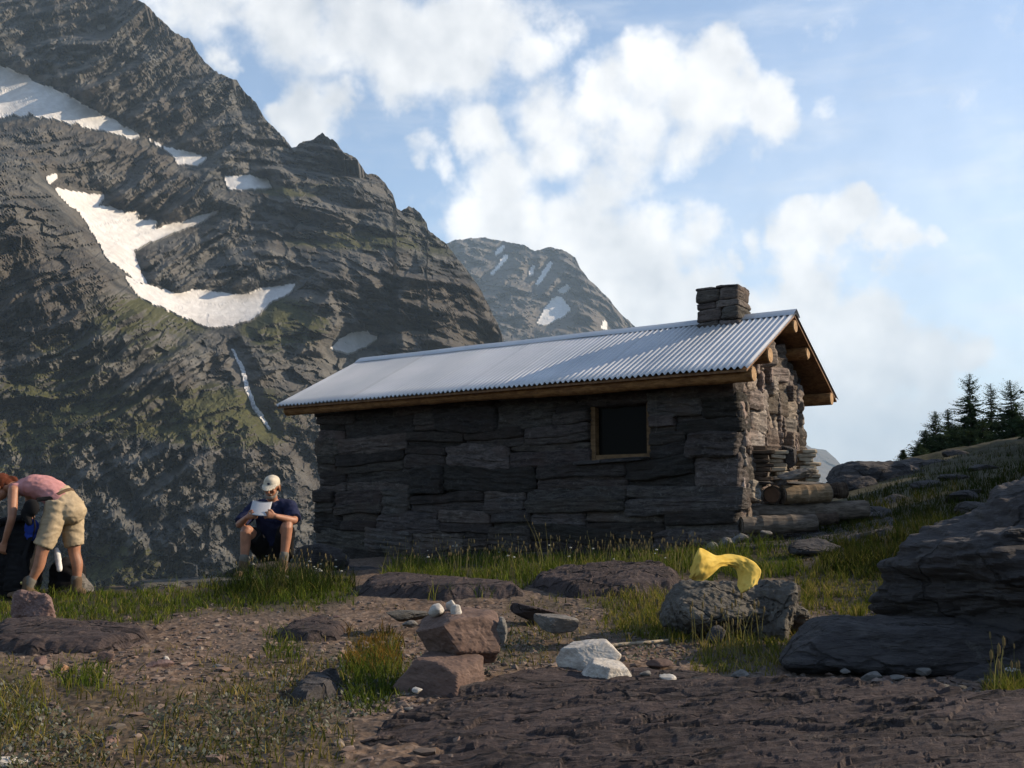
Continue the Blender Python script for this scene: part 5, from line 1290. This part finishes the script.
def build_reader():
    X = -2.235; p = lambda x, y, z: np.array([X + x, y, z])
    root = empty('person', (X, 9.1, -.72), 'seated hiker in cream cap, navy shirt and dark shorts reading a sheet of paper', 'person')
    face = nv((-.10, -1., -.42)); up = nv((0, -.35, 1)); hc = p(.005, 8.985, .205)
    hp, PH, A = head_pieces(hc, face, up, 1.0)
    LS, RS = p(.185, 9.07, -.005), p(-.185, 9.07, -.015)
    LE, RE = p(.285, 8.87, -.155), p(-.305, 8.89, -.20)
    LW, RW = p(.125, 8.70, -.105), p(-.165, 8.70, -.115)
    LH, RH = p(.09, 9.20, -.50), p(-.09, 9.20, -.50)
    LK, RK = p(.225, 8.80, -.185), p(-.205, 8.80, -.235)
    LA, RA = p(.195, 8.80, -.615), p(-.215, 8.80, -.635)
    body = hp + [limb([p(0, 9.07, .0), p(.003, 9.04, .07), p(.005, 9.0, .13)], [.062, .055, .054]),
        limb([p(0, 9.21, -.50), p(0, 9.18, -.32), p(0, 9.10, -.12), p(0, 9.07, .0)], [(.155, .115), (.15, .12), (.165, .12), (.12, .09)], side=(1, 0, 0)), limb([LS, p(0, 9.06, .02), RS], [.062, .07, .062])]
    for S, E, Wr in ((LS, LE, LW), (RS, RE, RW)): body.append(limb([S, (S * .5 + E * .5), E, E * .6 + Wr * .4, Wr], [.058, .050, .041, .040, .027]))
    for Hh, K, Ak in ((LH, LK, LA), (RH, RK, RA)):
        bk = np.array([0, .018, 0])
        body.append(limb([Hh, (Hh + K) / 2, K, K * .68 + Ak * .32 + bk, K * .3 + Ak * .7 + bk * .5, Ak], [.088, .076, .058, .056, .042, .036]))
    body += hand(LW, nv(p(.06, 8.655, -.09) - LW), nv((.35, -.8, .35)), nv((0, -.2, 1)), .9) + hand(RW, nv(p(-.11, 8.655, -.095) - RW), nv((-.35, -.8, .35)), nv((0, -.2, 1)), .9)
    skinned('body', body, SKIN_M, root, .0065, 2)
    sh = [limb([p(0, 9.215, -.50), p(0, 9.185, -.32), p(0, 9.10, -.12), p(0, 9.075, -.01)], [(.178, .135), (.172, .14), (.188, .138), (.135, .10)], side=(1, 0, 0)), limb([LS, p(0, 9.07, .015), RS], [.075, .078, .075])]
    for S, E in ((LS, LE), (RS, RE)): sh.append(frame_rings([S + (S - E) * .1, S * .7 + E * .3, S * .3 + E * .7, S * .12 + E * .88], [.070, .076, .074, .076], 16))
    skinned('shirt', sh, C_NAVY, root, .009, 2, .007, 1.)
    st = [limb([p(0, 9.22, -.54), p(0, 9.20, -.42)], [(.185, .15), (.178, .145)], side=(1, 0, 0))]
    for Hh, K in ((LH, LK), (RH, RK)): st.append(frame_rings([Hh + np.array([0, .04, -.01]), Hh * .6 + K * .4, Hh * .25 + K * .75], [.112, .100, .096], 16))
    skinned('shorts', st, C_BLACK, root, .010, 2, .006, 2.)
    PC = PH
    cap = [ell(PC(0, -.012, .050), (.085, .102, .072), A), ell(PC(0, .03, .085), (.055, .05, .034), A), frame_rings([PC(0, -.01, .018), PC(0, -.01, .045)], [(.085, .101)] * 2, 24, side=A[0])]
    br = []
    for k in np.linspace(-1, 1, 7): br.append(limb([PC(.066 * k, .075 * (1 - .3 * k * k), .040), PC(.060 * k, .125 - .04 * k * k, .034), PC(.052 * k, .165 - .055 * k * k, .018)], [(.018, .006)] * 3, side=A[0]))
    skinned('cap', cap + br, C_CAP, root, .006, 2)
    V, F = ell(PC(0, .088, .066), (.017, .006, .013), A, 2); mobj('cap_badge', V, F, C_NAVY, root)
    skinned('beard', [ell(PC(0, .066, -.092), (.040, .030, .030), A), limb([PC(-.062, .02, -.05), PC(-.045, .055, -.085), PC(0, .075, -.1), PC(.045, .055, -.085), PC(.062, .02, -.05)], [.013, .018, .022, .018, .013]), limb([PC(-.028, .094, -.052), PC(0, .1, -.046), PC(.028, .094, -.052)], [.006, .008, .006])], C_GREY, root, .006, 1)
    skinned('hair', [ell(PC(0, -.04, -.01), (.082, .066, .06), A), ell(PC(.078, -.02, -.02), (.012, .03, .045), A), ell(PC(-.078, -.02, -.02), (.012, .03, .045), A)], cloth_mat('brown_hair', (.13, .065, .035), .35), root, .007, 1)
    for s in (-1, 1):
        V, F = ell(PC(.032 * s, .081, .012), (.013, .007, .006), A, 2); mobj('eye', V, F, C_DARKEYE, root)
        a, k = (LA, LK) if s > 0 else (RA, RK)
        skinned('sock', [limb([a + (k - a) * .26, a + (k - a) * .08], [.050, .045])], C_SOCK, root, .008, 1)
        skinned('boot', boot(a, a + np.array([.04 * s, -.2, 0])), C_BOOT, root, .008, 2)
    # the sheets of paper he reads, bent towards him
    s, t = np.meshgrid(np.linspace(-1, 1, 14), np.linspace(-1, 1, 12), indexing='ij'); V = []
    for off in (0, .010):
        q = np.stack([X - .030 + .100 * s + .006 * t, 8.665 + .028 * s ** 2 + .045 * t + off + .01 * (t - .5) ** 2 * (t > .5), -.028 + .072 * t - .010 * s + .012 * s ** 2], -1); V.append(q.reshape(-1, 3))
    f = grid_faces(14, 12); N = 168; I = np.arange(N).reshape(14, 12); e = [np.stack([i[:-1], i[1:], i[1:] + N, i[:-1] + N], -1) for i in (I[:, 0], I[:, -1], I[0], I[-1])]
    o = mobj('paper', np.concatenate(V), [np.concatenate([f, f[:, ::-1] + N] + e)], plain('white_paper', (.42, .43, .47), .8, .06, 40.), smooth=True); tag(o, 'folded white sheets held up by the seated hiker', 'paper')
    for q in (root, o): q.location = Vector(q.location) + Vector((-.335, 1.32, .02))
build_reader()

def build_bender():
    Yc = 9.3; k = Yc / FPX
    q = lambda px, py, y=Yc: np.array([(px - 512) * k, y, (508 - py) * k])
    root = empty('person', (-4.3, 9.3, -.82), 'hiker in pink tank top and khaki shorts bending over a dark backpack', 'person')
    face = nv((-.80, -.12, -.62)); up = nv((-.55, 0, .8)); hc = q(5, 488, 9.27)
    hp, PH, A = head_pieces(hc, face, up, .96)
    NS, FS = q(25, 491, 9.14), q(25, 489, 9.44); NE, FE = q(29, 518, 9.07), q(27, 517, 9.47); NW, FW = q(20, 541, 9.13), q(21, 539, 9.42)
    NH, FH = q(66, 508, 9.21), q(71, 508, 9.39); NK, FK = q(56, 552, 9.14), q(75, 553, 9.42); NA, FA = q(45, 584, 9.14), q(79, 585, 9.42)
    body = hp + [limb([q(28, 488, 9.29), q(18, 487, 9.28), q(11, 487, 9.27)], [.060, .050, .050]),
        limb([q(70, 507), q(62, 498), q(50, 490), q(36, 488), q(26, 488)], [(.165, .125), (.135, .105), (.14, .105), (.155, .11), (.11, .08)], side=(0, 1, 0)), limb([NS, q(25, 487), FS], [.050, .06, .050])]
    for S, E, Wr in ((NS, NE, NW), (FS, FE, FW)): body.append(limb([S, S * .5 + E * .5, E, E * .6 + Wr * .4, Wr], [.050, .044, .036, .034, .024]))
    for Hh, K, Ak in ((NH, NK, NA), (FH, FK, FA)):
        b = np.array([.022, .004, 0]); body.append(limb([Hh, Hh * .5 + K * .5, K, K * .66 + Ak * .34 + b, K * .3 + Ak * .7 + b * .5, Ak], [.095, .082, .053, .054, .039, .034]))
    body += hand(NW, (-.25, .1, -.9), (-.2, -1, 0), (-.9, 0, .2), .7, .95) + hand(FW, (-.2, -.1, -.9), (-.2, 1, 0), (-.9, 0, .2), .7, .95)
    skinned('body', body, SKIN_W, root, .0065, 2)
    top = [limb([q(66, 501), q(58, 494), q(48, 488.5), q(36, 487), q(29, 487.5)], [(.158, .125), (.155, .122), (.158, .122), (.16, .12), (.115, .092)], side=(0, 1, 0))]
    for S in (NS, FS): top.append(limb([S * .55 + q(34, 487) * .45, S * .8 + q(22, 486) * .2 + np.array([0, 0, .012])], [.066, .050]))
    skinned('tank_top', top, C_PINK, root, .008, 2, .006, 5.)
    sh = [limb([q(75, 511), q(70, 505), q(64, 497)], [(.158, .128), (.154, .128), (.146, .116)], side=(0, 1, 0))]
    for Hh, K, dx in ((NH, NK, -.012), (FH, FK, .008)): sh.append(frame_rings([Hh + np.array([0, 0, .06]), Hh * .72 + K * .28, Hh * .36 + K * .64, Hh * .17 + K * .83 + np.array([dx, 0, 0])], [.105, .102, .093, .086], 20))
    sh.append(ell(q(70, 513), (.105, .14, .110)))
    skinned('shorts', sh, C_KHAKI, root, .009, 2, .008, 8.)
    V, F = frame_rings([q(63.5, 496.0), q(65.5, 498.5)], [(.151, .123)] * 2, 28, side=(0, 1, 0)); mobj('belt', V, F, C_BOOT, root, smooth=True)
    skinned('hair', [ell(PH(0, -.028, .045), (.083, .092, .088), A), ell(PH(0, -.075, .0), (.06, .05, .07), A), limb([PH(.0, -.09, .03), PH(0.02, -.14, .0), PH(.03, -.15, -.06)], [.034, .032, .018])], C_HAIRR, root, .007, 1, .006, 3.)
    skinned('sun_visor', [limb([PH(-.07, .05, .085), PH(0, .10, .075), PH(.07, .05, .085)], [(.02, .009)] * 3), frame_rings([PH(0, 0, .075), PH(0, 0, .105)], [(.086, .098), (.080, .09)], 22, side=A[0])], C_WHITE, root, .006, 1)
    for s in (-1, 1):
        V, F = ell(PH(.032 * s, .078, .012), (.012, .007, .006), A, 2); mobj('eye', V, F, C_DARKEYE, root)
    for a, kk in ((NA, NK), (FA, FK)):
        skinned('sock', [limb([a + (kk - a) * .22, a], [.049, .047])], C_SOCK, root, .008, 1, .003)
        skinned('boot', boot(a, a + np.array([-.2, -.03, 0])), C_BOOT, root, .008, 2)
    # pouch and camera case on the near hip
    o = empty('hip_pouch', q(47, 518, 9.06), 'black pouch hanging at the front of the khaki shorts', 'pouch')
    skinned('pouch_body', [ell(q(47, 508, 9.07), (.075, .05, .085)), limb([q(42, 512, 9.06), q(46, 522, 9.07)], [.042, .032])], C_BLACK, o, .008, 2)
    V, F = frame_rings([q(50, 500, 9.10), q(57, 499, 9.13), q(64, 498.5, 9.15)], [(.02, .006)] * 3, 8); mobj('strap', V, F, C_BLACK, o)
    V, F = frame_rings([q(49, 514, 9.075), q(52, 526, 9.07), q(50, 536, 9.075)], [.008, .009, .005], 8); mobj('strap', V, F, C_BLACK, o)
    # the open backpack
    bp = empty('backpack', q(18, 592, 9.35), 'open dark backpack standing under the bending hiker', 'backpack')
    skinned('pack_body', [stone_block(q(19, 562, 9.36), (.235, .17, .33), np.eye(3), 3, 10, 5., .02), ell(q(14, 530, 9.36), (.20, .15, .10)), stone_block(q(4, 566, 9.27), (.14, .12, .20), np.eye(3), 5, 8, 5., .015), stone_block(q(32, 572, 9.26), (.11, .10, .17), np.eye(3), 6, 8, 5., .015)], C_BLACK, bp, .012, 3, .012, 4.)
    skinned('pack_lid', [limb([q(-4, 532, 9.30), q(8, 522, 9.33), q(26, 519, 9.38)], [(.15, .035), (.16, .045), (.14, .04)], side=(0, 1, 0))], C_BLACK, bp, .010, 2, .008, 6.)
    for a, b_ in ((-4, 0), (36, 8)):
        V, F = frame_rings([q(a + 6, 536, 9.19), q(a + 3, 556, 9.14), q(a + 5 + b_ * .3, 578, 9.15), q(a + 9, 589, 9.2)], [(.022, .007)] * 4, 8, side=(1, 0, 0)); mobj('strap', V, F, C_BLACK, bp)
    V, F = frame_rings([q(4, 559, 9.14), q(7.5, 557.5, 9.135), q(11, 555, 9.135)], [(.012, .003), (.010, .003), (.006, .003)], 6); mobj('pack_badge', V, F, C_WHITE, bp)
    V, F = ell(q(38, 580, 9.15), (.012, .008, .016)); mobj('buckle', V, F, plain('brass_buckle', (.6, .5, .2), .3, .1, 20., metallic=.8), bp)
    o = skinned('stuff_sack', [ell(q(41, 527, 9.22), (.062, .06, .075)), ell(q(40, 535, 9.24), (.055, .06, .05))], C_BLUE, None, .008, 2, .008, 7.); tag(o, 'bright blue cloth bulging out of the dark backpack', 'cloth bag')
    o = skinned('rolled_mat', [limb([q(61, 549, 9.34), q(63, 556, 9.33), q(66, 568, 9.32)], [.022, .028, .024])], C_WHITE, None, .008, 1, .004, 7.); tag(o, 'white bundle showing between the legs of the bending hiker', 'bundle')
    o = skinned('dark_bag', [stone_block(q(60, 580, 9.62), (.13, .14, .16), np.eye(3), 8, 8, 5., .02), ell(q(58, 570, 9.6), (.11, .1, .12))], C_BLACK, None, .012, 2, .01, 9.); tag(o, 'small dark bag on the ground behind the bare legs', 'bag')
build_bender()
